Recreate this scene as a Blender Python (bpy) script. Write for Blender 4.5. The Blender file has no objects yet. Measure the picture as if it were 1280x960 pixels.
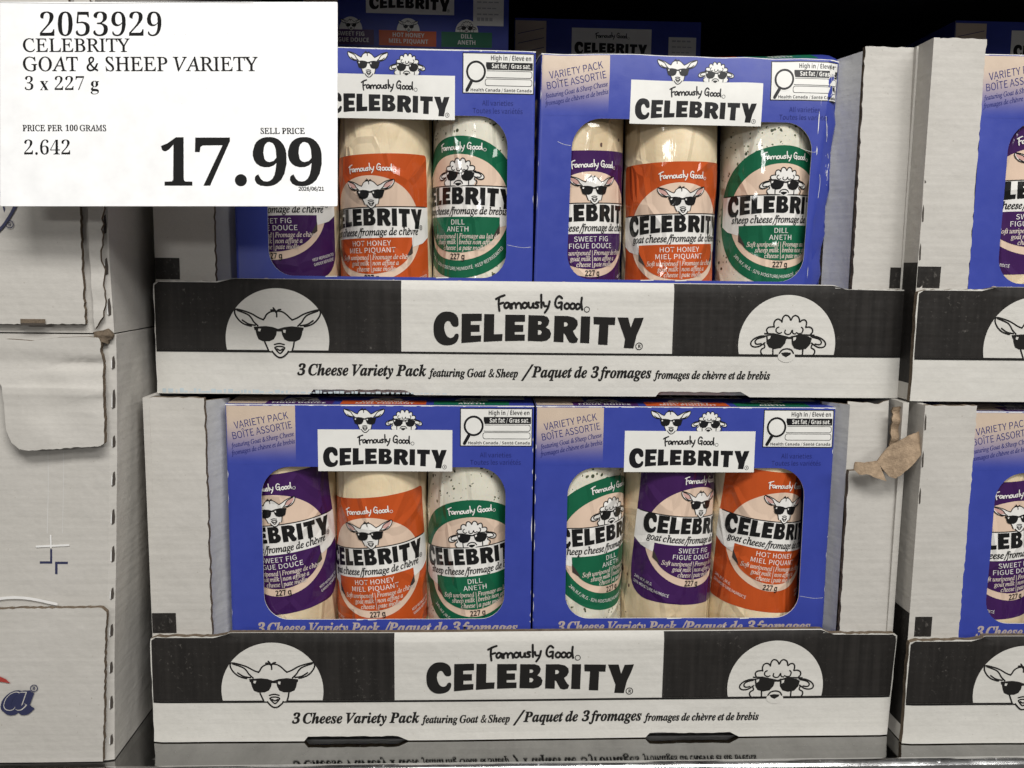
import bpy, bmesh, math, random
from mathutils import Vector, Matrix, noise
from mathutils.geometry import tessellate_polygon
PI = math.pi
scene = bpy.context.scene
# ---------------------------------------------------------------- camera
F_PX, PITCH, YAW, ROLL = 1100.0, 0.1298, 0.044, 0.0129
CAM = Vector((-0.0336, -0.4613, 0.2509))
_cp, _sp, _c, _s = math.cos(PITCH), math.sin(PITCH), math.cos(YAW), math.sin(YAW)
FWD = Vector((_s*_cp, _c*_cp, -_sp)); _R = Vector((_c, -_s, 0)); _U = _R.cross(FWD)
RGT = math.cos(ROLL)*_R+math.sin(ROLL)*_U; UPV = -math.sin(ROLL)*_R+math.cos(ROLL)*_U
cam_rot = Matrix((RGT, UPV, -FWD)).transposed()
cd = bpy.data.cameras.new('Camera'); cam = bpy.data.objects.new('Camera', cd); scene.collection.objects.link(cam)
cd.sensor_width = 36; cd.lens = 36*F_PX/1280; cd.clip_start = .01; cd.clip_end = 60
cam.matrix_world = Matrix.Translation(CAM) @ cam_rot.to_4x4(); scene.camera = cam
# ---------------------------------------------------------------- light: bright warehouse lamps over the aisle, added right fill, dim surroundings
w = bpy.data.worlds.new('World'); scene.world = w; w.use_nodes = True
w.node_tree.nodes['Background'].inputs[0].default_value = (1.0, .97, .93, 1); w.node_tree.nodes['Background'].inputs[1].default_value = .11
def lamp(name, loc, target, size, size_y, power, col):
    ld = bpy.data.lights.new(name, 'AREA'); ld.shape = 'RECTANGLE'; ld.size = size; ld.size_y = size_y; ld.energy = power; ld.color = col
    o = bpy.data.objects.new(name, ld); scene.collection.objects.link(o); o.location = loc
    o.rotation_euler = (Vector(target)-Vector(loc)).to_track_quat('-Z', 'Y').to_euler(); return o
lamp('aisle_lamp_near', (.15, -1.05, 1.30), (0, 0, .22), 1.1, .30, 21.5, (1, .985, .955))
lamp('right_fill_lamp', (2.0, -3.0, 2.0), (0, 0, .2), 1.8, .4, 40, (1, .985, .96))  # fill added from the right to lift the dim side faces
lamp('aisle_lamp_distant', (-1.9, -4.6, 1.25), (0, 0, .2), 1.1, .30, 30, (1, .985, .96))
scene.view_settings.view_transform = 'Standard'; scene.view_settings.look = 'None'; scene.view_settings.exposure = 0; scene.view_settings.gamma = 1
scene.cycles.max_bounces = 6; scene.cycles.use_denoising = True
GLYPHS = r'''
SA+4(V(T({(T)<)R*K)R*g(T+3(T*,+f)]+f~)E)o)r+G*B)o
SB+G(}(T*G(W*f(c*|(s+1)0+6)N++)v*y***U*9*q*L+%*z*{+:*n+M*X+Z)w+f(}+f~)F*E)F+H*1+G*P+9*[*u*Q*W*1*G~)F(r)F***9*(*_)r*m)O*_),*9(t
SC+@*4(O*](V+2(y*x)6*b(|*E(q)r(u)X)*)F)B):)d)6*1);*X)F*y)Y+6)s+E*7+J*Q+E*r+0+++G*[+d*6+k)h+e)D+P))+2(r*d(l*0(r)V))).)C(j)f(U
SD+S(}(T*@(Z*f(n+&)1+7)X+<*1+7*d+&+1*f+M*?+_(}+f~)F(s)F+G*1+C*M+5*b*y*n*X*r*1*n)d*b)C*M),*1(x
SE+-(}(T*r(T*r(t)F(t)F*(*X*(*X*F)F*F)F+F*n+F*n+f(}+f
SF*y(}(T)F(T)F)|*Y)|*Y*?)F*?)F+F*n+F*n+f(}+f
SG+S*9(O*d(U+7(r+7*5*3*5*3)r*p)r*p)%*_(v*<(p)u(u)Y)*)F)B):)d)6*1);*X)G*y)Z+6)v+E*<+J*Y+E*z+0+3+G*e+d*;+k)k+e)E+P)*+2(r*d(l*0(r)V))).)D(j)i(U
SH+d(}(T)F(T)F*(*r*(*r(T+<(T+<+f*r+f*r*G)F*G)F+f(}+f
SI)n(}(T)F(T)F+f(}+f
SJ*r)W(O)v(S*1(b*@(u*I)2*L+f*(+f*()R){)*)r(y)S(p)3({(})6(c(}({(a)1(V
SK+C(}(T)F(T)F)U)x*6*t(T+A(T*4*R+4+f*f+f)F*/)F+f(}+f
SL*u(}(T*j(T*j(t)F(t)F+f(}+f
SM,*(}(T)B(T)>+:*3(r*K(r+?+:+;(T+](T+]+f+1+f*@)D)M+f(}+f
SN+b(}(T)D(T)@+7*o(T+:(T+:+f*r+f*w)*)F+f(}+f
SO+i*2(O*Y(V*|(k+;)/+L)W+Q*1+L*d+;+2*|+P*Y+e*2+k)d+e)A+P)(+2(r*d(l*1(r)W)()/)A(k)d(V~*2(p)p(u)W)*)E)B):)d)6*1):*X)E*y)W+6)p+E*2+J*N+E*g+6*x*y+)*X+-*1+))d*x)B*g)**N(u
SP+>(}(T)F(T)F)n*>)q*[){*r*2+%*J++*l+%+2*r+I*Z+Y*=+c(}+f~)F*0)F+G*0+F*T+6*b*l*U*D*2*2
SQ+i*2(n)p(t)W)))E)A):)c)6*1):*X)E*y)W+6)p+E*2+J*N+E*g+6*x*y+)*X+-*1+))c*x)A*g))*N(t~+/&h+W&n+Q(/+3(+*k(1*O(C*F(Q*i(]++(s+@)6+M)]+Q*1+L*d+;+2*|+P*Y+e*2+k)d+e)A+P)(+2(r*d(l*1(q)[)$)5):(q)V([){(P*=((*Q&t
SR+?)F*7)F+G*5+F*U+7*c*p*U*K*5*9~*f(T+4(T*E)y*m*2*{*B+,*p+&+4*t+J*^+Y*B+c(}+f(}(T)F(T)F)u)z)u
SS+0)r(O*8(S*S(_*i(q*u)-*y)F*v)^*b*$)T*W)B*m)B+/)S+C*++I*E+@*[+0*p+G*A+e)v+k)W+g)?+[),+L(z+7(u*y(y*c)5*A*J)_*S)C*Q)4*=(x*-(r)O(v(})9(h(z)C(V
ST+1)^(T*((T*(+F+$+F+$+f(b+f(b+F)^+F
SU+a*.(O*N(S*l(b+&(x+5)@+:)q+:+f*r+f*r)q*o)L*f)2*U(|*.(p)a(|)Q)2)H)L)E)q)E+f({+f({)q)%)@)4(x)J(b)g(S
SV+()V(T*&(T+(+f*]+f)n(z({+f(T+f
SW,C)A(T)m(T*K+5+-(T+W(T,9+f+q+f+B({*^+f*<+f)Z({)*+f(_+f
SX+&(Z(T)((T)i)w*R(T*{(T*&*3*u+f*N+f)o*K)/+f(b+f)T*5
SY*q)P(T)u(T)u)j*q+f*K+f)d*/({+f(T+f)P)j
SZ+2(i(T*z(T*z(t);(t*x+O*x+f(v+f(v+F*K+F(i(k
Sa*})O(O)n(U*<(o*@(T*^(T*Z*@*R*X*D*l*0*w)Y*y(u*_))*F)Y*Z)z*Y*-*Q*9*7*:*&)?)o)%)_(q)J(m)2(x(g)+(Y~)Y(m);(x)4)4)7)C)S)Z*:)j*:).)r(r
Sb+8)|(O*>(T*W(d*l({*z)@+$)i*{*3*q*P*_*h*G*v)v*y)A*])B,#(y,#(y(T);(T)@(k)e(T~)w(n)X(u)B)*)B*?)f*W){*[*6*X*F*N*P*>*X)i*M)4*0(r
Sc*i)s(O*6(T*](k*M))*&(o)a(r)?)3)7)I)7*%)N*M)w*[*/*X*F*I*X*b*8*v)v*{)U*v)9*h)#*P(o*1(j)f(o)>(|(z)7(c)R(T
Sd+9)h(O**(U*M(n*Q(T*p(T*p,#*K,#*L*c)z*z)N*v)6*h(|*O(o*1(j)f(n)>(y(y)1(c)I(T~)o(n)J(|)7)H)4)f)@*<)^*X)r*[*6*T*K*F*K)1*+(s
Se*z)u(O*:(S*a(f*S(}*+(n)c(p)@)/)2)[*h)[*j)q*f*8*Z*S*I*j*2*v)o*{)Q*v)8*h(}*O(o*1(j)f(o)>(}(z)8(d)T(T~)2)v)@*E)]*Z*&*Z*6*R*G*3*I)v
Sf)z(c*W)$*W)$(T)H(T)H*W)v*W)v*u)H*u)I+K)Z+e*#+a*,+})c,)):+w)&+T)$*u(c*t
Sg*})g&M*1&P*N&[*f&l*s(%*u(O*l(^*H(n)D(t):)$)9)2)F)E)a)>*$)A*J)Y*U)o*Y*.*V*B*H*Y*t*Y*t*u)M*w)%*](u*H(s)z)2)M(w)1(y(p).([(o(A(i(,(n&r)1&V~)g)U)K)_)A)j)9*/)A*M)K*W)g*a*&*W*1*M*9*/*0)j*&)_~)l&g)E&m)1($)/(8);(M)C(T*9(P*M(H*T(7*H&y*(&i
Sh+4(y(T)B(T)B*;)f*U)}*Z*=*R*I*8*J(T*o(T*o*&*e*[*W*m*E*w*.*{)i*t)A*V)B,#(y,#
Si)g(y(T)B(T)B*u(y*u~)1+F)D+O)H+_)D+m)1+v(}+r(t+_(x+O
Sj)g(c&P)/&])@($)B*u(z*u(y(.(k&o(J&q(C&U~)1+F)D+O)H+_)D+m)1+v(x+m(s+_(x+O
Sk*y(y(T)B(T)B)3)j)b*M(T*u(T*$)z*l*u*C*u)B)_)B,#(y,#
Sl)j)D(O)X(R)S(o)F(p)B(})B,#(y,#(z(o),(W
Sm,V(y(T)B(T)B*;)X*O)x*Z*7*R*C*8*E(T*j(T*j*;+0*U+D*Z+^*R+k*8+l(T,5(T,5*&,+*[+y*m+g*w+O*{+2*s*d*Q*H*t*)*{)f*t)?*U)<*u(y*u
Sn+5(y(T)B(T)B*;)f*U)}*Z*=*R*I*8*J(T*o(T*m*D*W*m*E*w)w*y)Y*l)?*U)<*u(y*u
So+3)r(O*5(T*O(c*g(z*u)>*z)f*u*1*g*P*O*h*5*v)r*{)R*v)8*h(}*P(o*1(j)f(o)>(}(z)8(c)R(T~)r(n)](r)?)3)4)f)7*%)K*M)]*X)r*[*,*X*I*<*T)f*I)3*,(r
Sp+9(y&U)B&U)A(i)f(S)|(O*>(T*W(d*l({*z)@+$)i*{*3*q*P*_*h*G*v)v*y)@*[)<*u(y*u~)w(n)X(u)B)*)B*?)f*W){*[*6*X*F*N*P*>*X)i*M)4*0(r
Sq+9*K&U*p&U*p*u*R*u*N*b*8*r)z*z)N*v)6*h(|*O(o*1(j)f(n)>(y(y)1(c)I(T)v(P*6([*L(n~)o(n)J(|)7)H)4)f)@*<)^*X)r*[*6*T*K*F*K)1*+(s
Sr*8(y(T)B(T)B*))K*<)n*X*2*V*9*v)}*{)b*s)@*N)<*u(y*u
Ss*W)U(O*-([*<(j*I)5*;)X)H*%)7*5)6*I)C*X)h*^*2*K*C*c)z*v)[*{)B*x(z*c(n*>(q*+).)k)w)G*$)>*%)()s(r)W(l);(q(s)+(b(n)3(T
St*4)b(O*/(W*((s)](o)L(|)H*W*)*W*)*u)H*u)H+V)++V)&*u(_*t(_*W)$*W)$)<)-(l)8([)I(R
Su+4)](O)}(V*H(v*L(T*k(T*k*u*F*u*F)8*$(u)h(o)M(w)A)8)?*u(v*u(y)+)2(])D(R
Sv*m)L(T)w(T*h*u*D*u)c(r)$*u(Y*u
Sw,%)@(T)j(T*<*P*l(T+<(T+v*u+S*u+((t*O*u*-*u)W(t)**u(_*u
Sx*d(Z(T)%(T)W)R*6(T*^(T)r)g*W*u*3*u)a)})-*u(a*u)F)j
Sy*m(}&S)L&b)h(+*h*u*D*u)h(x)$*u(Y*u)T(T)J(5)9&z({&q(k&u(d&W
Sz*Y(c(T*N(T*N(r)5(r*K*c*K*u(o*u(o*W)y*W(c(i
S0*z)h(O*,(U*D(h*V)+*c)T*g*1*c*g*V+6*D+R*,+e)h+k)I+e)0+R(x+6(m*g(i*1(m)T(x)+)0(h)I(U~)h(m)T(r)F)$):)<)1*1):+$)F+<)T+I)h+M)z+I*/+<*:+$*D*1*:)<*/)$)z(r
S1*z(x(T*a(T*a(s*&(s*&+f)f+f)*+P)*+:)]+:)](s(x(s
S2*z(g(T*g(T*g(t)B(r*-)b*R*M*X*q*T+2*I+I*8+Z)|+g)_+k)8+d(e+@(z+,)@+G)Z+M)n+J*-+7*5*o*0*O){*/)b)f(g(k
S3*z)b(O*>(^*Q(o*_)+*e)G*W)p*J*$*&*6*P*X*Y*}*U+;*J+O*9+^)a+k)<+e(k+H)#+2)9+B)Q+K)p+K*-+<*6*z*+*Y)_*F)@*C)@*()d*%*3)l*<)[*<)6*5)()s(p)=(u(s)4(a(x)3(W
S4*z*%(T*G(T*G)I*n)I*n)g*G)g*G+f)z+f(])b(])I*%)I~*%)g)()g*(+>
S5*z)b(O*#(S*=(a*Q(u*a)5*f)W*a)z*S*9*A*K)i*X)=*M)E+F*V+F*V+f)%+f(w*9)0*.)T*=)t*;*6*%*@)V*5)-)r(q)^(n);(t(r)3(_(v)3(W
S6*z)q(O*0(S*F(a*X(u*e)4*j)R*f)t*Z*2*J*D*4*N)t*R)W*L)2*0)7*_)A+&)Q+<)f+I)|+L*6+I*O+7*e+L*@+f){+k)Y+f)=+S)%+6(q*f(k**(p)P(})))7(g)Q(U~)3)n)J*,)c*7*%*5*4*-*>)z*F)R*D)=*3(x)q(m)](p)L({)7)M
S7*z)H(T)n(T)z)p*.*G*E*x*h+O*h+f(i+f(i+F*?+F)g*D)V)n
S8*z)i(O*D(^*W(n*d)(*h)?*^)h*7*1*L*H*Z*g*Y+7*?+[)j+j):+[(y+9(u*{(|*Z)A*7(r)k(h)B(l))(x(o)1(^~)|*<)U*N)>*i)=+0)C+=)Y+L)z+L*-+E*=+,*:*^~)i(k)D(u)/)4)-)E)4)d)S*,*7)f*A)T*E)@*C)1*0(t
S9*z)V(O)v(T*8(h*O),*_)X*e*<*a*n*R+9*>+T*#+f)^+k)D+g).+Y(w+F(k+,(g*h(j*G(u*.)+)w)@)l)Z)h)x)n*C*0*>)[*3):*#)#)k(r)U(n)@(r)$))(l(n)5(T~*B*N*+*5)m*))N*+)@*3)0*Q)0+#)7+5)N+K)s+J*5+.
S&+P)a(O*+(U*X(q+@(O+I(n*o)/+-)T+F*;+$*;*s)q*V)@*()o)i*7*A*e*N+2*E+S*9+a)q+k)Y+h):+N)2+<)0*u)A*>(o)n(d)E(h)+(s(p)+(^)C(S~*A)))p(n)Q(o)B(v)/)5),)F)3)a)O*$~)Z*N)O*o)N+5)Z+I){+O*1+;*/*})x*e
S/*:(X&j(t&j*4+})u+}
S%,T)J)j)b)n)s)z*&*2*2*k*&+H)s+Z)b+g)J+k)5+g(}+Z(p+H(e*k(p*2(})z)5)n~)J*%)4*1),*>)$*k),+<)4+I)J+T)c+I)k+<)q*k)k*>)c*1~)R(O)l(O+U+k+=+k~+_(O+u(S,,(_,:(r,E)P,:*/,,*A+u*L+_*P+H*L+7*A+)*/*x)P+)(r+7(_+H(S~+_(f+G(q+?)$+8)P+?)|+G*0+_*:+v*0,#)|,+)P,#)$+v(q
S®*Y)V*,)q*0*-*<*?*M*J*f*N+(*J+D*?+[*-+o)q+z)V,#)=+z)&+o(p+[(d+D(_+((d*f(p*M)&*<)=*0~)V*<)B*?(}*W(q+((}+R)B+l)V+o)m+l*2+R*>+(*2*W)m*?~)7*V)I*V)I*v)Z*v)k*V*$*V)k*|)u+(){+9)y+D)m+Q)7+U~)I+*)I+G)f+A)e+/
Sé*z)u(O*:(S*a(f*S(}*+(n)c(p)@)/)2)[*h)[*j)q*f*8*Z*S*I*j*2*v)o*{)Q*v)8*h(}*O(o*1(j)f(o)>(}(z)8(d)T(T~)2)v)@*E)]*Z*&*Z*6*R*G*3*I)v~)i+@*Q,**9,A)U+R
Sè*z)u(O*:(S*a(f*S(}*+(n)c(p)@)/)2)[*h)[*j)q*f*8*Z*S*I*j*2*v)o*{)Q*v)8*h(}*O(o*1(j)f(o)>(}(z)8(d)T(T~)2)v)@*E)]*Z*&*Z*6*R*G*3*I)v~)t+@*-+R)H,A)0,*
SÉ+-(}(T*r(T*r(t)F(t)F*(*X*(*X*F)F*F)F+F*n+F*n+f(}+f~)s+x*Y,N*E,i)c,/
SÎ)n(}(T)F(T)F+f(}+f~(]+x)3,F)f+x)v,*)F,Z(|,Z(N,*
S.)h)1(O)E(Y)J(k)E(|)1),(w(|(r(k(w(Y
S-*)(h)Z)q)Z)q)v(h)v
BA+[(T(T)a+g*O+g+[(T*u(T*_)?)P)?)<(T~)a)r*P)r*++:
BB+T(y(T(y+f*4+e*X+_*u+T+$+M+3+9+7*n+1*T+(*G*g*7+***+:)m+>)V+>)?+5)$+-(u*q(d*S(W*0(T~)[*M*/*M*D*R*M*Y*Q*d*R*u*O+$*G+,*4+2)[+3~)[)-*3)-*J)4*R)<*Y)L*Y)Y*R)j*I)r*;)v)[)x
BC+F*9(P)s(S)U([)?(l)-)$(z)<(r)X(m)y(m*@(r*a(|*})9+D)O+U)j+c*.+i*F+j*j+e+8+T+$+#*W+3*>+7*$+2)l+%)[*l)S*P)P*/)S)i)c)B)j)9*#)-*L)*+-)8+-(a*c(T
BD+p(y(T(y+f*@+c*m+T+++E+>+2+L*s+W*D+V)r+Q)X+I)B+>)0*x(m*K(Z)q(T~)[)-*;)1*S)<*f)N*p)j*t*1*q*S*g*n*^*x*J+,*1+3)[+3
BE+((y(T(y+f*j+f*j+3)[+3)[*N*c*N*c)w)[)w)[)-*j)-*j(T
BF*}(y(T(y+f*j+f*j+3)Z+3)Z*C*c*C*c)m)Z)m)Z(T
BG+j*=(P*$(R)T(^)4(w)()-(y)@(n)p(o*R(x*q)++1)>+F)U+V)t+d*;+i*a+i*{+e+H+W+5+&*q+2*[+6*C+6*0+2)z++)l*z)Z*d)T*O)P*#)U)a)[)N)q)5*$).*7)**i)-*i)j*2)j*2*A+I*A+I(b*u(T
BH+z(y(T(y+f)[+f)[*N*s*N*s+f+U+f+U(T*s(T*s)w)[)w)[(T
BI*=(c(T(c(x)+)-)++3(c+B(c+f*0+f*0+B)h+3)h)-*0(x*0(T
BJ*%(Z&Z(7&_(7(7(S(3(d(6(p(?(x(Q(y+f)[+f)[(h)V(@)K&})8&j(y&^
BK+P(y(T(y+f)[+f)[*<*h+f+P+f*F*@+P(T*g(T)v)t)[)b)[(T
BL+*(y(T(y+f)[+f)[)-*v)-*v(T
BM,h(y(T(y+f)r+f*Z)>+J+f,C+f,C(T+e(T+h+&*v(T*>(T)R+()T(T
BN,3(y(T(y+f)l+f+4)B+2+f+j+f+j(T*v(T)R*z)T(T
BO,,*@(P)i(W)M(d)8(u)&)0(v)J(o)j(m*1(o*R(v*q)&+1)8+F)M+V)i+d*@+j*s+d+3+V+H+F+Y+1+f*q+m*Q+o*0+m)i+f)J+Y)0+H(u+3(d*s(W~*@)**[).*h)3*y)C+,)j+/*0+)*a*y*x*h+.*[+3*@+7*%+3)u+.)d*x)T*Q)Q*0)T)j)d)C)u)3*%).
BP+B(y(T(y+f*5+e*W+]*g+U*{+C+-+*+0*v+/*R*|*/*g)t*R)j*,)b)[)b)[(T~)[*8*0*<*>*B*G*L*L*Z*K*s*E+$*<+-*/+2)[+3
BQ,,*z&k*D(P)i(W)B(l)/)$(v)J(o)j(m*1(o*R(v*q)&+1)8+F)M+V)i+d*/+j*R+j+&+^+H+F+Y+1+f*q+m*Q+o*0+i)U+^)7+L(x+B(n+((^+n&k~*@)**[).*h)3*y)C+,)j+/*0+)*a*y*x*h+.*[+3*@+7*%+3)u+.)d*x)T*Q)Q*0)T)j)d)C)u)3*%).
BR+O(y(T(y+f*/+e*B+c*c+W*o+O+&+;+0*z+0*c+,*L*}*<*k***T)x+O(T*g(T)|)i)[)i)[(T~)[*@*+*A*:*F*D*N*K*Y*M*i*J*w*D+&*9+.*)+2)[+3
BS+#)^(P);(S(h(c(h)@)@).)l))*))2*/)9*2)G*0)S*()])?*(({*@(n*[(l+&(t+?({+J)6+Z)a+i*2+h*m+T*X+%*/+4)d+5)X+1)N+()L*o)P*e)Y*[*@*9*])|*k)c*m);*j).*[(r*F(_*)(T
BT+/)P(T)P+3(]+3(]+f+&+f+&+3*3+3*3(T
BU+v*7(P)i(U)V(Z):(o)().(|)=(w)b(w+f)Y+f)[)P)d)>)o)3*$),*9)**M),*^)4*j)@*p)R*r+f+S+f+S)a+Q)I+K)4+:(s*z(_*c(U
BV+K)[(T(T+f)8+f)o)o)})0*2)o*i+f+K+f*D(T
BW,q)C(T(T+f)6+f)a)f)j)2)w)y*F+f+%+f+N)y+[)2+k)},5+f,q+f,((T+<(T*p*7*c*{*T*7*/(T
BX+R(T(T)Y*4(Z+f)C+f*(*W*e+f+K+f*K*1+R(T*h(T*$)h)<(T
BY+A)Y(T)Y)i(T+f)<+f)x*I*Y+f+A+f*<)k*<(T
BZ+/(^(T(^(|*4+3(c+3(c+f*|+f*|+>)L)-+%)-+%(T
Ba+9)O(P)0(V(s(j(g)/(j)T(v)i);){)Z*&*9*)*8*?*-*N)r*S)W*P)4*D(z*m)>*y)c+%*++%*G*z*^*n*g*f*m*Z*u*A*u(T*K(T*>(s){(X)m(S~)g(}){)&*1)3*9)F*9)a)i)])Y)X)O)P)I)A)K).)T)%
Bb+D*8(P)s(U)U(n)Q(n)G(T(u(T(u+x)U+x)S*_)t*z*1+%*H+$*b*v*m*n+#*V++*G+2*#+2)S+*)/+#({*v(n*a(Z*F(Q~*()(*;).*D)8*K)H*O)j*M*&*D*?*5*M*&*O)k*J)a*A)W*+)U)j)X)H)_)8)j).
Bc*p)t(P)a(Q)@(Z)((m(x(x(l)=(i)P(j*+(u*N)&*a)7*o)J*y)a+#*7+#*c*r*P*B*6*K)y*O)h*L)Z*E)Q*8)K*%)K)O)U)7)b)-)q)(*9)+*[):*[(b*?(T
Bd+D)_(P)D(U).(d(v(z(p)/(k)?(h)i(i*#(p*G(v*U).*n)9*v)R+$)k+%*(*z*9*o*H*a*C+1*C+x+%+x+%(T*Q(T*F(r*C(r*7(c*%(V~)u)&*3),*=)5*E)K*G)h*F*$*>*>*3*I)t*O)_*I)T*>)K*$)I)h)K)O)T)7)f))
Be+4)}(P)e(R)M(X)1(j(|(y(q)3(h)W(h)v(l*6(z*V)-*g)>*s)Q*|)i+%*;*|*V*p*l*Z*t*M*|*/*})Y)I)Y)L)F)S)8)_)-)n)%*%)#*E)%*q)4*q(a*N(T~)J*&*D*&*B*6*:*H*0*P)u*T)i*S)W*I)M*8
Bf*<)#(T)#*N(]*N(]*l)#*|)#+<)*+V)1+d)A+q)V+x)r+z*7+w*M+q*?+D*0+H)o+I)f+B)a+8)_*|*9*|*9*N)_*N)_(T
Bg+D)m&N)@&Q(u&Z(u(1);(&)^&{*%&}*3((*<(2*A(@*E(r*/([)h(P)C(U),(e(u(|(k)A(i)}(p*E(v*T)-*m)D*{)b+%*$*{*1*u*H*a*L*|+%*|+%(T*{(2*n&r*W&^*9&R~)u)%*2)+*<)3*E)I*G)h*E*&*=*@*+*L)t*O)f*L)X*D)P*7)I)h)K)O)P)=)X)0)f))
Bh+N(u(T(u+x)U+x)R*a)r*y*;+%*U*}*l*t*}*e+)*Y+0*0+0(T*N(T*L*2*H*?*A*H*8*N*+*O)l*I)a*=)Y*,)U)c)U(T
Bi)v)8+=))+?(x+F(r+Y(x+o))+v)8+x)F+v)R+o)X+Y)R+F)F+?~(u(T(u*|)U*|)U(T
Bj)v)8+=))+?(x+F(r+Y(x+o))+v)8+x)F+v)R+o)X+Y)R+F)F+?~(c&N(;&S(;(((a(%(l(,(s(8(u*|)U*|)U(=)R(&)J&m)<&])%&Q
Bk+?(u(T(u+x)U+x)U*I)R)r*P*|+:*|*=)w+?(T*T(T)p)S)U)?)U(T
Bl)v(u(T(u+x)U+x)U(T
Bm,w(u(T(u*|)G*|)O*a)o*y*9+%*J+$*c*x*o*q*|*a+&*a+5*q+B*y+h+%,3*y,E*m,L*e,W*?,X(T+w(T+v*2+l*H+c*N+U*O+>*I+4*?+.*/+*)i+*(T*H(T*G*2*<*H*3*N*(*O)j*I)_*=)X*,)U)c)U(T
Bn+N(u(T(u*|)G*|)O*a)i*u*4+%*V*}*u*m+)*Y+/*?+0(T*N(T*L*2*B*H*8*N*+*O)k*I)a*=)Y*,)U)c)U(T
Bo+?)w(P)_(R)I(X)7(e)&(s(u)+(l)A(h)i(l*6(r*G))*c)C*v)R*{)x+%*5+#*J*x*]*m*n*^*z*L+(*6+-)i+))A*})0*k(o*O([*@(U~)x)&*.)**?)7*H)Q*I)i*F*0*?*?*5*I)w*O)g*L)T*?)M*0)I)i)K)Q)T)7)g)*
Bp+D(u&N(u*|)J*|)R*_)n*w*)+$*H+$*b*v*v*d+#*V+/*7+2)S+*)/+#({*l(d*S(U*F(Q)z(S)m(Y)R(n)U(L)U&N~*()(*<).*E)8*M)Q*O)j*I*9*A*E*5*M*&*O)k*J)a*A)W*+)U)j)X)H)_)8)j).
Bq+D*C&N*F(r*2(^)y(S)_(P)D(U)-(d)#(n(p)/(k)?(i*#(p*G(v*U).*n)9*v)R+$)k+%*(*z*9*o*F*a*L*|+%*|+%&N~)u)%*,)(*=)4*E)K*G)h*F*$*>*>*3*I)t*O)^*I)S*>)K*$)I)h)K)O)P)=)X)0)f))
Br*V(u(T(u*|)G*|)P*V)R*V)b*j)u*y*2+%*N+#*I*F*2*G)v*B)c*6)X*%)U)k)U(T
Bs*i)U(P).(S(h(^(h)5)3)()W(})q)()x)5)u)?)i)I)&)j(t)u(j*/(i*N(p*c(v*k):*{)d+%*8*z*V*o*D*C){*P)d*S)L*N)H*E)K*<)X*3*<)q*N)a*U)P*X)C*T)#*I(k*7([)w(S
Bt*N)f(P)B(V)7(^)*(n({)5({*N(^*N(^*i)$*})6+P)[+P)[*|*?*|*?*N)[*N)[)?)b)/)n)(*0))*B)-*B(Z**(S
Bu+N)g(P)L(S)7(])&(m({(w(s)G(s*|)T*|)U)E)b).)k)))x)&*8)-*C)9*I)J*M)o*M*|+/*|+/(T*Z(T*S(q*O(q*F(f*3(X
Bv++)N(T(T*|)9*|)d)X)m),)w)X*F*|++*|*2(T
Bw,D)=(T(X*|):*|)S)u)_)-)l)m*,*|*n*|+1)Z+7)-+E)u+a*|,@*|+Z(T*u(T*L*M)}(T
Bx+/(V(T)G)k(Y*|)D*|)o*6*?*|+**|*<)k+-(T*B(T)o)E)@(T
By++)&&N(c&Q(c(&)(($)9(,)I(?)Q(V(T*|)<*|)f)Z)m)4)w)Z*D*|++*|*)(9)w&{)h&h)S&Y)>&Q
Bz*e(a(T(a(y)l*M(f*M(f*|*T*|*T*T)L))*X))*X(T
B0+,)n(P)H(V)9(_(|(x(m)B(h)W(d*0(j*r(r+2(}+G)3+W)F+d)n+j*8+d*G+[*_+B*o*y*t*d*x*0*r)H*j).*](t*M(c*:(V~)n)()}),*))1*2)@*:)g*;*0*8*c*2*z*)+0)}+5)n+8)]+5)V+0)M*z)F*S)E*0)H)W)M)@)V)1)]),
B1+,)e(T)f+%)0*Q(m*v)o+f*F+f*F(T
B2+,(f(T(f)$){*>*1*X*5*o*1+%*++.)x+5)m+7)K+/)+*t(e+@)*+W)K+f)|+j*F+_*[+O*n+4*r*v*l*R*R*,)U).*y).*y(T
B3+,)](P))(V(e(a(e):)1),)U)&)w)+*/)7*5)C*7)Q*1)g*&)o)p)u)6)w)6*K)h*L*#*T*1*f*1*}*$+3)d+8)F+4)&+#(e+L({+Y);+e)[+j)y+i*<+d*S+V*]+O*j+<*n*t*c*V*L*C*0*6*S*-*e)|*t)d*v)D*r)2*k(|*V(h*D([*.(T
B4+,)|(T)|)6([)6([)a*$+f*]+f*])f+%)f+%)6*])6*](T~)7)f)|)f*$*z
B5+,)[(P)1(T(i(a(i):)B)*)Y)()v),*))3*2)>*6)L*4)f*.)r)|)z)m*$)W*&),){(o*-(y+f*a+f*a+2)S+2)N*S)t*W*-*U*G*M*]*>*m*)*r)q*t)Z*p)8*b(w*J(c**(T
B6+,)r(P)P(U)<(^)#(t(q).(i)F(d)e(e*8(k*^(t*y)&+7)9+K)H+U)g+c*#+h*f+f*f+5*5+8)n+2)^+))Q*x)D*V)@*9)Y*Q)p*X*6*Y*N*R*d*C*l*9*v)z*x)H*p)**i(w*_(l*F(Y*)(Q~)q)(*)),*3)3*<)G*>)Y*;)p*5){*,*()r*,)d**)R)|)H)n)E)_)H)I)Q)7)b)*
B7+,)((T*9+2(a+2(a+f*y+f*y+?)g(T
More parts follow.
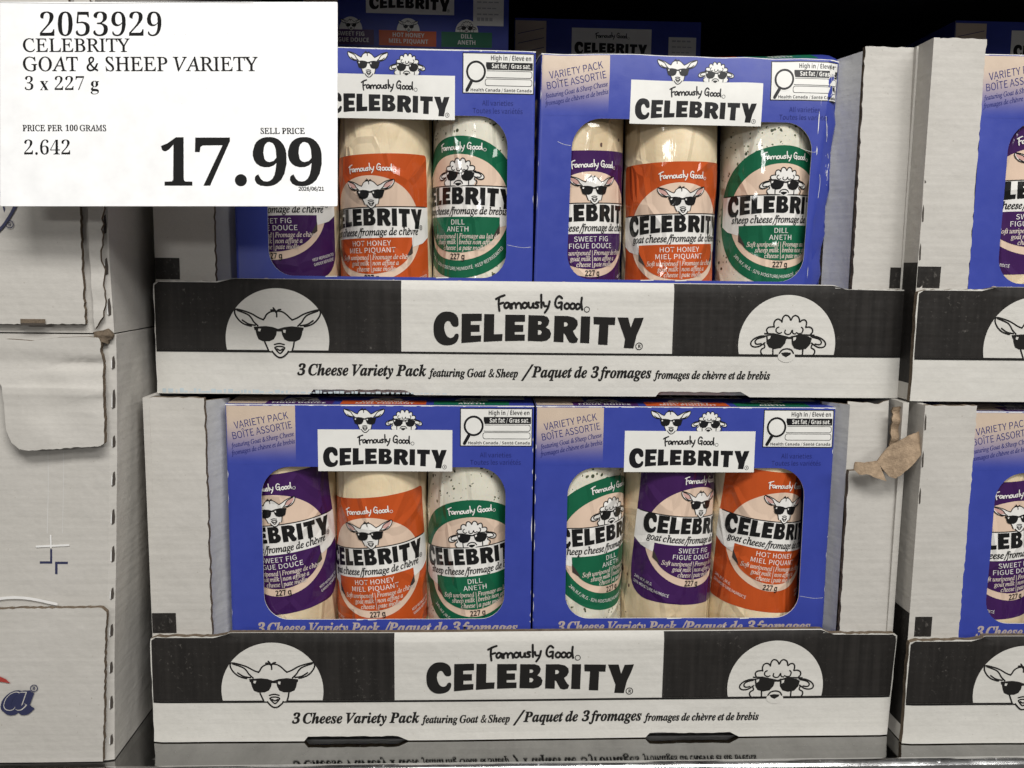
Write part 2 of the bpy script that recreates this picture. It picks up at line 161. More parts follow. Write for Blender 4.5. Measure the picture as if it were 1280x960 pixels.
B8+,)n(P)J(S);(W(}(f(m(x(h))(d)C(f)X(n)l)&*&)?*6)$*L(q*c(l+#(q+=)#+O)8+^)Q+g)n+j*0+g*H+^*]+O*k+=*p+#*j*c*Y*L*;*8*X*%*h)r*u)Y*x)E*t)+*l(v*_(j*>(V~)n*Q*/*e*6*z*2+.*,+5)y+;)n+<)]+:)T+5)L+*)J*z)Q*f~)m)#**)&*4)-*>);*?)F*9)Y**)i)k)x)V)m)H)^)A)G)B);)K)-)])$
B9+,)B(P(v(S(v)*)>)%)W)()n).)})6*/)B*7)P*@*%*()i)m)a)J)_)=)c)&)n(p*%(f*?(c*_(g+&(s+B(|+M):+_)W+h*%+g*D+Z*U+M*e+<*o+%*v*f*x*D*s)e*e)8*T({*G(o*/(^)u(V~)j*3)y*5*.*>*8*K*;*Z*8*p*/+()z+5)k+8)]+6)M+,)D*s)B*a)C*P)K*?)Z*5
T0+3)r(P)H(W)4(e)#(w(r)3(j)N(d*8(j*|(r+=)#+S)4+f)H+r)r+y*>+r*R+f*d+S*p+=*x*|+$*8*x)N*p)3*d(v*R(e*>(W~)r(m*((r*2)(*:)R*=*8*:*w*2+G*(+W)r+])b+W)Z+P)Q+<)K*e)J*8)K)g)Q)4)Z(y)b(r
T1+3)#(T)#(l)N(m)V(r)Z(|)[+L)>+-)**{(x*|(n+)(g+?)6+P)l+w*@+w*A(}*D(s*L(m*y(l*y(T
T2+3(d(T(d)&)Q)q)q*;*&*Y*/+(*.+A*&+S)t+])a+^)R+W)I+L)B+0)A*p({*v(o+#(h+/(g+E(m+V(z+f)-+n)P+x){+x*K+m*_+^*l+J*o+-*h*k*W*Q*7*+)2))*D)+*V)8*a)S*z)S*x(T
T3+3)b(P)?(R(z(^(h(p(b)#(b)/(l)A)+)J)0)/)9(|)E(t)U(o)o(q)}(w*.)(*6)9*8)Q*6)e*.)t){*%)i*-)7*0)7*I)g*L)|*Z***k*.*}*++E)|+V)r+])f+_)U+Z)F+G)A*x).*y(s+&(g+5(e+C(m+Z),+o)F+w)y+x*<+s*T+g*f+U*k+K*o+)*d*g*K*P*.*A*P*6*i*$*r)s*x)e*y)G*q)&*c(o*U(e*2(T
T4+3)F(T)F(l)c(n)r(w)u)()v)I(Y)I(Y)d)y+u*X+u*X)f++)f++)I*X)I*X)(*](w*d(q+&(l+&(T~(x)f)v)f)y+L
T5+3)c(P)@(R))(Z(r(g(h(z(g)/(l)<(x)D).)F)4)+)@(v)T(o)q(s*$({*,)**3)<*6)M*5)e*1)x){*2)b*;)<*:)(*5(o*<(|+u*h+u*j+(*Q+(*H+A*A+E)<+E)6*Q)e*W*>*O*X*A*d*7*m*,*v)j*s):*m)**^(q*K(c*6(W
T6+3)w(P)_(R)?(a).(p({))(q)B(k)c(i*,(k*T({+5)2+P)@+a)e+t){+x*@+x*W+s*m+f*w+N*s+;*a+-*D+)*A+G*7+Y*)+a)q+Z)b+M)T+6)M*r)I*J)g*V***Y*E*U*]*J*p*9*{){*})J*{);*o(y*Z(d*?(T~)x(m**(p*7(}*=)4*A)W*?)q*6*0*(*=)u*@)[*9)I*,)K)Z)V).)d(w
T7+3)@(T*V+F):+E).+>)++8)&*v(h*v(j+u+$+u+$+a)e(T
T8+3)o(P)H(T)#(f(i)&(b)G(e)[(m)n)(*()E*9)$*S(q*k(l+,(r+I)#+^)9+n)L+u)t+y*F+r*]+e*l+P*t+/*n*o*]*Z*:*D*a*.*q)y+#)^+%)J*|).*v(|*e(h*I(X~){*R*0*_*9*n*=+9*7+J*,+X){+_)k+a)_+Z)R+L)L+8)M+))P*u)X*j~)q(i*-(o*8(x*C)2*D)K*@)Y*7)g)c*))R)v)F)f)A)N)A)<)E),)R(s)a(l
T9+3)Z(P)8(T(}(b(q(w(r)0(z):)*)>)7)#)F(p)](l)q(q*&)$*3)=*:)a*>*2*,){)m)q)N)p)5)w({*+(m*@(e*[(e*y(p+G(z+X).+g)?+q)S+w)w+x*3+t*F+k*W+Z*g+G*r+/*x*j*y***m)F*W(y*A(d*/(X)t(R~)o*3*.*;*>*O*:+,*2+D*(+S)n+[)a+Y)P+J)J+9)F*p)M*H)T*=)a*6
TA+X(O(T(O(a(a(f(n(v)}+m*.+l+8)1+L(g+^(a+^(T*1(T*1(a*F(d*M(g*R(r*?)M)<)M),)&)+(m)5(d)J(a)J(T~)B)a*9)a)k*j
TB+](_(T(_(a(y(g)$(n))(y)*+/)(+F(}+P(r+W(^+Z(^+f*R+c*s+Z+.+M+;+;+@+#+=*k+5*Y+&*L*o*C*T*<*s*4+0*)+@)u+J)d+L)>+C)$+;(t+#(d*o(]*J(U~)n*?*8*C*F*K*N*Y*S*z*P+=*E+N*9+U)y+V)p+O~*,(e*G(j*V({*^)>*[)e*T)w*H*)*6*0)n*2)o(t)u(h
TC+n*B(M)|(P)_(Y)D(j)%)/(m)X(g)z(i*Q(r*p)%+0):+F)Q+W)o+e*3+k*O+l+:+X+E+[+N+l+X+l+X*d+N*d+A+%+&+F*l+U*S+]*G+^*,+W)q+G)b+-)W*a)T*/)X)Z)d)7)t(x*1(i*Y(e*x(m+2(w+S)=+a)3+M(w+8(e*z(W*_(P
TD,$(b(T(b(a(y(f)((u))+2)#+N(s+W(^+Z(^+f*I+e*{+W+E+@+_*x+l*J+n*0+h)V+T).+7(l*g(Z*0(T~*-(e*<(f*V(p*j)**w)H*{)[+#*1*z*_*q+)*a+B*I+Q*-+V)s+P)n+9)o(v)u(i
TE+](^(T(^(_(t(c(|(h))(w)*),))+A)$+N(x+U(_+Z(_+f+A+f+A*k+8*k+,+6+$+?*n+K*D+T)y+S)q+N)n+;)n*;*/*=*>*D*L*X*U*z*a*z*a)E*U)E*N)g*A){*,*+)n*-)n)$)r(n){(i*H(h*g(n*v(u+0)*+;)8+I)T+T)T+C(T
TF+E(^(T(^(a(y(h)$(o))(z)*+2)$+M(s+U(^+Z(^+f+>+f+>*k+4*k+%+9*l+L*[+Q*=+U)y+T)p+O)n*<*,*>*;*E*J*Y*S*{*_*{*_)E*S)E*K)j*B)y*,*+)n*.)p(t){(f*B(a*B(T
TG,,*I(N*&(Q)c(Y)F(j)&)/(s)I(j)i(h*B(n*c(y+#)0+<)E+P)a+_)}+i*B+l*^+j+=+X+E+]+N+l+Y+l+Y*c+N*c+B+$+++B*p+R*X+[*H+^*-+W)s+G)d+-)Y*b)V*0)Y)Y)^)E)m)%)v(s*2(c*M(]*_(^*p(g*w(u*y)J*v)^*l)i*M)n*M)x,()x,()n+j)i+c)_+_(h+3(V
TH,6(^(T(^(a(n(c(|(i))(x)*).))+C(y+S(_+Z(_+f*9+f*9+Z)y+T)p+H)n*>*x*>*v+K*k+V*Q+Z*Q+f,,+f,,+Z+q+V+i+Q+c+C+b+5+c(y+m(g,,(a,,(T*Q(T*Q(a*m(f*u(q*x).*x*,)n*,)q(r)y(g*9(a*9(T
TI*D(](T(](a(s(e)$(m)*)*))+G)$+P(y+U(]+Z(]+f*:+f*:+Z)z+U)s+P)p+G)n)+)t(l)}(f*;(a*;(T
TJ*q)?(,))(.(j(9(X(K(R(d(U(t([({(h)((v)*)-(|)4(q)4(_)+(H).(@)<(;)K(?)Q(E)V(T)V+?)R+K)K+S)-+Z)-+f*g+f*g+Z*N+U*D+I*A+-*A)3*=(j*3(N){(;)a(0
TK,.(_(T(_(a(o(c(}(i))(x)*).))+C(y+T(_+Z(_+f*9+f*9+Z)y+T)p+H)n*4*k+2*z+D*{+R*p+X*W+Z*W+f+y+f+y+Z+e+X+S+R+2+;*J*S+k(r+y(e,3(a,3(T*Q(T*Q(a*l(c*r(g*s(n)y*&)n)x)p(x)s(m)y(g*9(a*9(T
TL+R(^(T(^(a(n(c(|(i))(x)*).))+C(y+T(_+Z(_+f*>+f*>+Z){+U)s+O)o+E)p(s)y(i*4(g*T(j*o(r+/)-+H)[+S)[+C(T
TM,|(^(T(^(a(s(d)$(m)*)-))+E)%+N(y+T(^+Z(^+f)p+f*i)T+b+f,r+f,r+Z,]+U,Q+M,L+5,M(y,Q(m,W(f,q(a,q(T+?(T+?(a+Y(g+a(n+e(y+f+A*U(T*J(T)=+;)>(w)B(l)J(e)f(a)f(T
TN,#+D(M)>*})?(w)B(m)H(f)d(a)d(T(a(T(a(a(t(c)$(j))(s)+),)++;(l+V(a+Z(a+f)]+f+<)f+;+G+2+T*r+Z*r+f+u+f+u+Z+Z+T+P+C+O(M
TO,7*D(M){(Q)f(Y)G(k)6(z(|):(r)N(k)f(g*0(k*T(r*l(|+%)6+@)G+O)g+a*/+k*G+m*a+k+(+b+;+V+U+A+e+0+u*m+|*T,%*0,$)r+u)N+k):+U(z+D(k+%(Y*j(Q~*G([*b(c*v(s+*)3+3)X+5*0+.*u*|+;*j+P*Q+[*D+^**+W)q+G)c+-)X*b)U*0)X)Y)])E)k)$)}(j*.(c
TP+M(^(T(^(a(n(c(|(i))(x)*).))+C(y+S(_+Z(_+f*M+d*t+[+0+M+@+9+G*{+C*V+7*A*|*0*^*%)n)|)q(r)y(g*9(a*9(T~)n*1*+*2*>*6*K*?*S*N*X*p*T+7*H+K*;+S)z+T)o+L
TQ,7+5&g*o&j*Q&r*:(%*%(:)q(T)M(f)2(})#)6(n)W(i)q(g*<(k*T(v*v)(+/)>+H)Z+[)r+e*/+k*S+l*l+i+2+[+M+I+^+9+q*w+y*b,%*=,$)w+|)d+o)@+W(}+J(p+;(f*q(T+.(4+<(*+^&|+|(&,#&u+a&l~*G([*c(c*v(s+*)3+3)X+6*0+3*a+/*u*|+;*j+P*^+W*D+^**+W)q+G)c+-)X*b)U*0)X)Y)])E)k)$)}(j*.(c
TR+q(^(T(^(a(n(c(|(i))(x)*).))+C(y+S(_+Z(_+f*V+c*z+X+9+J+H+5+K+(+J*a+B*N+6*A+#*6*h*.+V(u+g(d+u(a+u(T*v(T)z*&)n*&)o(x)s(m)y(g*9(a*9(T~)n*4*-*4*A*9*P*C*Y*R*_*h*^+0*W+@*M+L*?+S)}+T)s+P)p+J
TS+<(p(M(p)^(|)^)2)0)A(u)^(c*%(_*<(g*K(x*O)3*J)G*:)W)F*()3*7)$*H(w*[(u*r(x+4)$+D)<+])[+k*1+j*]+^*h+d*k+m*w+m*w*j*l*j*c+**N+E*=+T*)+])m+^)W+V)J+H)F+6)I+#)U*q*Z*=*w)}+$)l+))N+&):*v(z*k(k*Y(^*=(R*%(N)^(O)0([)&(X(|(M
TT+P)5(T)5(a)O(f)V(m)Z(x)]+V)@+S),+K(q+3(h*i([*i([+f+H+f+H*i+>*i+9+)+.+=*y+K*e+T*F+V*G(x*K(l*R(f*p(a*p(T
TU+}*<(L)n(P)[(U)B(h)2)%)*)H)))[)(+C(x+S(^+Z(^+f*8+f*8+Z){+V)p+K)m+5)n)D)v)#*&(o*7(g*M(d*i(g*}(q+2)(+:)@+=)_+<+C+8+M+2+S*p+Z*p+f+r+f+r+Z+Y+R+Q+B+O)S+F),+?(v+6(j*v(V*Q(M
TV+S*&(L(q+6(a+R(K+Z(K+f*%+f*%+Z)d+V)[+O)Z+H)a+5*C)T*|+4+%+H+$+O*x+V*]+Z*]+f+]+f+]+Z+G+S+:+?*1(L
TW,n)g(M(h+C([+U(K+Z(K+f)m+f)m+Z)X+V)R+H)W+1*-)Z*^+$*N+O*E+V*1+Z*1+f+Z+f+Z+Z+H+W+B+T+>+I+r)d,E+F,?+U,)+Z,)+f,v+f,v+Z,f+R,X+<+_(M+S(M*h*d)s(M
TX+o([(T([(a(r(f)+(t)u*#),+9(p+T(^+Z(^+f*:+f*:+Z){+W)t+P)s+I*G*V*p+8*v+F*r+T*X+Z*X+f+h+f+h+Z+I+S+3+@*Q*G+J(y+[(e+k(a+k(T*7(T*7(a*R(f*V(s*M)-*$)n)N)))I(v)M(g)i(a)i(T
TY+R):(T):(a)T(g)](r)a)l(n+B(^+T(L+Y(L+f)}+f)}+Y)g+W)_+S)]+L)c+=*=*/*s+-*|+B*w+S*i+Y*Y+Y*Y+f+Z+f+Z+Y+H+Q+7+=*I){*K(r*T(g*p(a*p(T
TZ+](b(T(b([*N+T)m+S)L+L)6+9(|*i(q*i(y+f+F+f+F+^)Z(h*G(i*r(t+4)5+F)c+Q)c+F(T
Tx*j(W(T(W(^(g(f(u(q)H)P(l*L(b*U(V*X(V*e)f*e)f*Y)Y*W)R*P)o)|*4*M*0*V)y*Y)y*e*e*e*e*Z*U*T*G*H)x)o*W(l*b(b*j(^*j(T)[(T)[(_)m(c)p(k)Q)B)0(n)3(c)D(^)D(T
Tg*o)V&V)9&X(|&^(l&h(^&z(_(.(d(5)%(D(i(W(d(i(i(z(u).);)@(u)R(k)a(f)p(d*&(g*<(x*S)2*a)B*g)h*i*3*a*i*a*i*I*I*I*U*2*W){*T)g*J)T*:)F*%)>)H):)=)1):)()>(y)C(v*2(r*C(o*V(f*_(]*g(K*h(=*d((*U&p*@&c)}&X~)^)H)i)K)s)V)y*%)s*N)i*X)^*[)N*V)H*N)B*%)H)V)R)K~)a&g)w&h*<&r*C&z*F(,*C(6*/(>)7(?).(7)*(-)*&}).&u)C&i
IA+e&{(T&}(](8(b(T(x*|+l+++l*{(s+((d+D(]+B(T*)(T*+(]*A(a*K(j*O(|*R)[)L)[)C)X(v))(j(o(k(d(s(_)+(]))(T~)R)l*R)l*W+)
IB+T(@(T(B(](](c(k(t)H+4)K+I)I+S)A+Y)-+])/+f*b+d*|+Z+4+N+@+=+C+(+@*o+8*^++*P*q*D*W*;*w*)+&)w+-)g+/)S+,)?+$)-*s(x*b(k*L(a*&(V~)r*@*E*F*Z*Q*k*c*r*x*q+:*k+F*_+O*P+T*=+V*++U)|+O)_*F)d*A~)X(c*-(j*B(x*Q)1*X)I*Y)d*T)t*B*+*0*1)s*3)_*2)W*,);(q)>(h)B(e
IC+j*((N)g(P)B(])/(k(t)+(h)M(e)j(j*3(w*V)**m)B+1)a+J)|+Z*T+k*{+j+O+^+V+a+^+i+g+i+U*n+L*n+J+6+=+M+%+Z*k+^*L+X*/+J)g++)Q*f)?*4)<)u)<)T)C)7)I)+)Z(q)f(j*#(b*H(c*r(t+<):+D)3+$(m*i(^*O(S
IE+_(@(T(B(](Q(^(a(e(j(s)H+4)K+H)I+S)A+X)-+])/+f+U+f+I+&+B+&+A+<+<+I+-+S*<+V**+T)|+O)]*A*1*A*L*G*]*S*g*j*o*j*Q)^*I)^*J)|*B*.*$*3)Y*3)=({)<(m)H(e*&(d*E(h*^(q*m(y+$)1+5)I+=)I*z(T
IF+@(A(T(D(](Z(a(h(l(q)()J+4)M+H)K+S)C+X)/+])1+f+J+f+=*|+5*|+4+;+.+H*y+R*i+U*7+V**+T)}+M)b*?*-*@*D*D*T*O*e*j*m*j*P)Z*G)Z*I)w*B*,*,*1)]*2)@(q)E(c)d([)c(T
IG,:*8(N)f(S)J(])+(s(v),(i)N(g)w(n*@(}*d):+))U+D)k+R*3+c*V+k*v+l+<+f+f+V+s+Z+}+i,*+i+q*k+j*k+^+6+N+I+:+V*m+^*O+Y*4+M)v+;)V*n)H*L)?*,)=)S)@)C)K)&)_(m)y(a*=(Z*V(_*m(i*y(w+0)[+2)q++){*h*$*j*-,,*-,**$+q)}+c)r+G(k*y(X*e(R
IH,.(@(T(B(](^(d(j(s)H+4)K+H)I+S)A+X)-+])/+f*G+f*E+]*6+[*(+U)x+F)_*G)d*B)n*@+-*B+1*I+G+H+F+P+@+W+(+]+++f,B+f,@+],0+[+}+T+s+G+:),+7(j+A(a+U(]+S(T*;(T*=(]*T(a*b(k+(*&+%*/*u*1)Z*/)U*();(q)=(g)B(c)Y(])W(T
II*8(A(T(D(](Z(a(h(k(q)()J+4)M+H)K+S)C+X)/+])1+f*J+f*H+]*8+[*++T)|+G)B),)>(q)A(g)I(a)^(])[(T
IK+_(@(T(B(](^(d(j(s)H+4)K+H)I+S)A+X)-+])/+f*F+f*C+]*5+[*(+V)y+I)]*A)a*;+$+B+-+M+-+U+%+Z*p+]*r+f+|+f+y+]+i+Z+P+M***C++(s+>(c+T(]+R(T*2(T*4(]*E(^*O(d*Q(l*N(w)c*-)]*0)V*+);(r)>(g)C(b)_(])[(T
IL+Z(E(T(G(](W(^(g(e(p(s)M+4)Q+H)O+S)G+X)3+])5+f*L+f*I+]*7+Z*.+U)|+@)B(q)H(g)Y(d*;(e*W(j*u(x+,)0+<)K+D)K+*(T
IM,W(>(T(A(](V(a(e(k(n)()I+4)M+H)J+S)B+X).+])0+f*#+f*A)=+y+f,n+f,k+],Z+[,L+T,C+G+f),+c(j+m(a,&(],$(T*h(T*j([+#(a+1(m+;).+o+8*((T)|(T)[+9)#(x))(e)2(_)C(])A(T
IO,+)w(N)[(P);(Z)*(h(p)%(e)E(c)_(g*%(q*G)(*h)>+*)W+B)v+V*:+e*Z+l+$+j+;+d+N+X+^+J+k+9+s+$+x*Q+s*6+j)t+J)>*z(o*Q(W*/(O~)w(Z*=(c*d)$*})E+;)y+G*V+F+.+9+K*|+[*g+_*T+]*B+V*)+E)l+.)]*t)C*>):)t)7)W)7)@)=)()G(p)V(c
IP+?(@(T(B(](Q(^(a(e(j(s)H+4)K+H)I+S)A+Y)-+])/+f*f+c*}+Z+4+M+?+<+A*v+9*Z+&*D*g*5*O*.*7**)]**)U*&);(r)<(i)D(b)b(])^(T~)r*6*C*=*W*I*g*[*m*t*n+1*f+G*Z+P*K+V*7+X*(+U){+N)]*<)a*7
IR+](@(T(B(](](c(k(t)H+4)K+I)I+S)A+Y)-+])/+f*_+e*{+_+=+M+G+<+K+&+H*l+>*W+.*H*q*;*R*2+&(y+5(e+>(_+J(]+H(T*c(T*)*.)X*/)<(r)>(f)C(b)_(])[(T~)x*;*I*A*_*M*o*_*v*u*t+8*n+E*b+O*P+U*;+W*++U)|+M)[*<
IS+*)X(N)7(S(o(](g(Z(^(O(V(O(e)T(m)T(p)7(y({)-(j)>(_)Z([)r(d*((s*1)/*2)?*-)P){)g)C*I)7*_)1*{)7+@)J+X)i+i)z+l*<+k*c+a*j+c*r+k*z+k*m*q*f*q*d+0*[+D*P+R*B+Z*0+^)z+[)m+U)_+E)Y+/)_*u)r*X*K){*V)d*Y)H*R)%*=(e)w(R
IT+I(t(T(v(])6(b)E(o)P)2*/+O*++T)s+U)V+T)B+N)/+?(z*z(q*{))+f+d+f+U*y+M*y+L+<+G+H+>+O+&+U*f+U*]+S*X+K){)4)u(p)x(f*#(b*C(]*A(T
IV+S),(N)6+A)0+T(}+[(m+](n+f*,+f**+^)j+X)a+E)V)5+D+F+H+O+E+W+++]+-+f,++f,(+]+o+U+M+3)5(N
IY+D(s(T(v([)5(a)C(k)b)w)0+C(z+U(]+](_+f*(+f*$+])c+V)]+K*+*2*n+#+-+D+/+M+-+U*w+[*h+]*j+f+s+f+p+[+W+Q+8+3*2)y)u)#)r(j){(a*?([*=(T
Ia*t(t(O(c(S(Y(Z(Q(m(P(}(R)=(Z)X(h)u(x*3)=*R)T*_)v*d*)*[*0*M*5*_*T*_**(q*,(l*4(l*N),*T)&*G(p*/(W*#(Q)t(O)i(R)d([)d(j)q)C)T(v)D(d)+(R~)-(j)=(p)O)%)u)a*#*#*(*?*$*O)u*W)f*W)N*K)@*;).)u(y)E(v)((|(n
Ib*s)-(O(n(R(a(W(S(d(Q(l)3+K)1+[(t+_(v+h)]+s)_+o):*;)F*I)b*]*$*e*7*b*F*X*W*D*[*2*Z)n*L)E*;)+*+(u)k(b)V(W~)5(Z)G(^)c(n)s)#*+)D*6)h*8*+*2*>)z*M)f*N)V*H)B*5)7){(t(m(x(b)#(]
Ic*X)8(O(t(V(f(d(Y(u(T)>([)g(s*3):*P)]*b)v*e*0*a*:*Z*C*N*D*A*?*4*0*.)|*3){*E*)*R*#*W)l*W)R*M)<*8)0*$)#)](z)=)%(w)3(i)?(d)R(e)a(i)z({*-)-*4)%)l(b)Z(W
Id*|({(O(l(Q(a(W(V(d(Q(q(O)((R)A(f)o)**?)N*[)g*d){*d*.*_*6*U*J+S*E+]*0+_*2+h*t+s*u+k*1(q*4(j*?(i*^)-*e)&*=(W*,(P)y(P)o(W)l(f)w)@)f)$)L(c)<(V~)3(g)@(j)R(y)b)/)v)R**)y*/*:*.*L*$*W)m*X)T*L)<*3)/)w(z)M(u)+({(o)+(h
Ie*Q)1(P(p(V(c(c(W(r(R),(R)?(^)j(x*6)1*I)D*V)h*d*-*b*9*W*?*J*>*:*5*&){)p)^)b({)R(x)7)#(u),(l)6(g)O(g)j(q*))-*/)&)q(h)a([)E(R~(|)[)M)i)k*#)x*>)x*M)t*U)j*X)_*V)I*H)1*&
If)v(7&P(+&R&|&Y&w&d&x&n(&&y(4&x(9&m(7&_(;&[(G&c(N&m(](E)&*N(X*N([*[))*[)8+8)E+Q)V+e)u+r*7+p*@+k*H+_*I+N*C+E*6+B*-+E*(+R*++_*(+f)z+h)i+_)b+T)U+3)K*[)}*[){*N)I*N)#(X(r(3(j&{(V&_(L&V
Ig*P(|&P(e&R(O&X(<&k(6&y(7(4(=(A(W(X(k(e(Z(o(X({(_)+(y)E(g)T([)h([){(c*7(r*K)$*U)E*d)^*f*8*V*R*V*R*D*6*D*9*2*5)u*.)g)x)S)X)D)G)A)-)B(|)7(|),),)#)b(k)y(Z*((M**(<)}&y)g&b)B&S~)?)J)I)K)W)T)d)d)m)w)q*3)p*E)j*R)^*Y)P*Z)B*S)1*A))*.)#)l)()U).)O~))&])?&_)P&e)]&n)f&z)h(4)_(A)P(L(v(a(h(V(T(C(N(.(P&y(V&m(c&e
Ih+>*[(P*E(W*:(g*7(s*8)7*N*O*G*e*;*i*(*d)y*])f*H)T*/)F)f)1(T(e(T)C+])B+d)9+m)#+q)&,()t,()R*J)V*J)t*o*9+%*Y+&*g*{*o*r*v*T*a)9*_(x*d(o*m(k+-(u+5(i*z(X
Ii)i)F+9)7+?)1+N)7+])F+e)T+^)[+N)U+?~(j(O([(S(W(W(T(g(z*C(t*N(a*Q(b*X)H*d)J*Z(y(u(|(k)-(k):(u)J)/)P)))5(c(v(Q
Ij)g)G+9)8+?)2+N)8+])G+e)V+^)]+N)V+?~(6&P()&R&y&Z&t&g&t&q&}&{(1&y(6&s(5&_(;&[(B&a(M&y({*>(y*M(a*Q(c*X)E*d)H*])((x(p(6(c&q(Q&[(@&Q
Ik*r*&(P)u(S)o(Z)D)^)+)J(o(T(L(T):+F):+Y({+_)#+h)d+s)h+p)/)[*+*E*.*P)u*U)x*]*q*]*o*U*Y*Q*D*F)a)r*$)(*2(n*9(k*E(p*Y),*a)$*A([*1(Q
Il)f(i(P(^(R(U(Z(S(f(U(w)9+Q)4+^(y+b(z+j)b+s)e+q)c+f(x(t(z(l)*(l)F)-)L)&)+([(s(Q
Im,?+C(P+6(S+2(X+/(i+2)$+O*=+K*H+D*I+6*F+%*;*])l*;)&*.(T)h(T*6*-*7*C*4*H*-*I)t*B)Z*.)@)j)0)I(n(T(L(T({*C(u*N(_*Q(b*X)F*e)J*c)3)i)b*D)w*U*1*a*K*c*R*_*Z*S*Y*;*P)m*|*F+5*U+H*a+Z*d+l*_+t*S+s*<+Q(q+V(k+_(l+h(s+{)0,%)*+i(d+[(X
In+&**(O)u(T)p(g*5*7*4*E*,*I)t*C)]*0)F)p).)E(o(T(M(T({*B(v*M(a*P(b*W)L*c)4)i)W*:)z*U*2*_*C*d*R*_*V*Z*Z*L*Y*<*8(p*=(k*E(l*Q(w*b)3*h).*O(e*C(X
Io*y)<(O(v(V(f(c(X(t(R).(R)C(])i({*9)I*W)n*d*)*d*>*]*U*I*_*7*b)j*U)G*A)(*%(i)a(V~)@([)S(a)n(t)})/*3)Q*<)v*<*<*8*H*1*Q*&*V)u*X)e*U)L*E)7**)%)_(x):({(r)+(d
Ip*s&t&R&v&Y(3&_(?&n(w*2(z*B(x*J(u*M(_*P(b*W)I*d)I*X)@*;)Z*T)x*c*5*d*K*Y*Y*G*^*6*^)|*S)S*=).)z(i)U(T)1(P(t(W(d&g(o&[)*&Y)(&R~)9(Z)M(_)b(m)s)%*+)F*7)m*9*-*7*?***M)n*P)]*I)G*3)<)y(|(n)$(b
Iq*r)-&Q).&Y)D&])O&f)y)<)^(s)B([)&(Q(k(R(^(Y(U(e(N(|(Q)F(b)m(r*,),*B)Q*[)i*c*#*c*4*Z*=*J*C*_*d*_)y&t)x&g){&_*<&Y*;&Q~)2(h)?(j)U(x)m)9)|)S*-)q*4*9*2*H*(*U)p*W)W*M)A*8)+)n(z)M(u)(({(p)*(i
Ir*+(L(T(x*@(r*L(]*O(^*W)C*e)G*c)2)j)D*.)d*U)q*a){*e*,*a*1*X*3*N*,*<*#*6)q*6)i*;)d*E)O*.)=)l(z)$(o(T
Is*:)+(O(X(X(O(R(G(R(P)<(V)<([(y(d(k(t(])&(Z)6(_)B(j)F(t)G)+)C)7(|)g(p*#(n*3(s*I)(*Z)6*b)R*d)s*Z)z*^)|*c*)*c){*$)t*$)k*F)c*P)W*V)C*W)5*K)3*A)5*6)f)E)j)+)e(s)U(_)?(R
It)n(j(O([(R(X(W(U(q)#*N(b*N(c*W)%*e)A+%)N+8)W+8)H*[)l*[)i*N)D*N(z(q(}(j),(j)G),)M)$)4(b)((V
Iu+&(r(O(b(T(W(h(Y)$(t*.(x*D(r*O(]*Q(^*X)D*e)I*c({)((|(n),(i)5(l)G(w)o)K*2*+*A*_*c*_*8(r*;(k*F(k*S(u*d)/*i))*](q*C(W*7(Q)}(P)s(W)q(q*()X)^)%)H(i)5(X
Iv*W({(O(q*/(i*H(a*N(P*P(R*X)$*d)/*a)8*1)>(y)a)B)y)d*1*(*5*6)}*K*#*Z*/*d*>*c*G*R*F*9*0)h)])/))(O
Iw+Y(s(O(o*1(g*J(_*P(R*R(S*Y)%*d),*e)/*a)4*C)7)3*4*e*;*e*J)%*w)[+3*%+6*5+(*J+&*T+**]+8*e+E*[+J*M+I*;+9)q*s)B*5(O*.(O)y*)(z(O
Ix*L)Y(O)N(R)F(Z)5)E(h(j(T(V(=(Q(1(Y(0(i(8(s(?(u(S(o(_(t)2)U)%*8(y*H(k*P(R*N(T*V).*d);*c)@*W)K)z)x*Z*(*b*4*d*D*]*F*O*B*F*7*A)}*G)v*D)N)k)Z)1)f(n)m(k)x(p*4)0*9)))o(W
Iy*G(:&P(0&Q(&&Y($&c()&l(4&s(L&m(W&p),(P(g*7(Z*J(E*Q(G*X(|*e)&*^)/*?)F(x*#*#*$*8)o*G)n*W)y*c*/*b*6*X*:*M*6*1**)n)h):)0(@(m&u(P&Y
Iz*D)R(O(](^(N(Z(?(Q(;(T(A(a)p*A)P*?(}*G(q*C(e*4(^*7(b*?(n*W)#*c):*b)v*V*)*X*<*d*?*_*;*V(f(t)*(w)Q(o)e(p)r(x)|)0*))-)s(_)g(S
JC+^)|(M)S(R)=(Z(}(p(p)((e)I(c)q(i*;(v*_)0+%)I+B)]+Q)}+d*V+n+I+b+P+d+X+n+e+n+Q*f+E*f+@+5+6+H+(+V*p+]*M+Y*8+N*#+;)l*z)T*C)I)h)K);)Z(w)v(f*2(c*F(e*k(v+1)>+<)4+*(w*o(f*V(W*=(O
JF+K(?(T(?(_(T(c(d(o(n)1)C+1)G+G)D+Q)<+W))+Z))+f+U+f+E*o+9*o+8+%+3+:*z+M*e+T*G+V*7+T*2+N)o*>*+*>*F*E*Y*S*h*m*s*m*T)P*K)P*I)s*@*(*.*/)j*1)M(s)S(e)l(_)l(T
JG,**-(M)Z(R)H(X))(n(o)1(d)T(c)w(j*A(x*e)2+*)C+<)c+R)}+a*F+k*d+n+$+k+P+b+V+d+_+n+j+n+V*k+K*k+H+,+9+I+*+V*f+]*N+Y*.+D)t+.)c*j)M*2)G)i)G)G)S(})d(l)x(b*8(^*M(b*W(h*c(v*s)V*v)q*p){*V*$*V*/+u*/+u*#+h)}+_)u+A(i*r(V*Z(Q
JP+J(?(T(?(_(T(c(d(o(n)1)C+1)G+G)D+P)=+V))+Z))+f*i+c+)+Z+<+M+G+:+J*t+A*Y+/*C*x*8*d*0*D*+)h**)M(s)S(e)l(_)l(T~)z*8*C*?*T*L*a*a*g*y*f+<*X+O*N+T*=+V*4+S*,+@)m*9
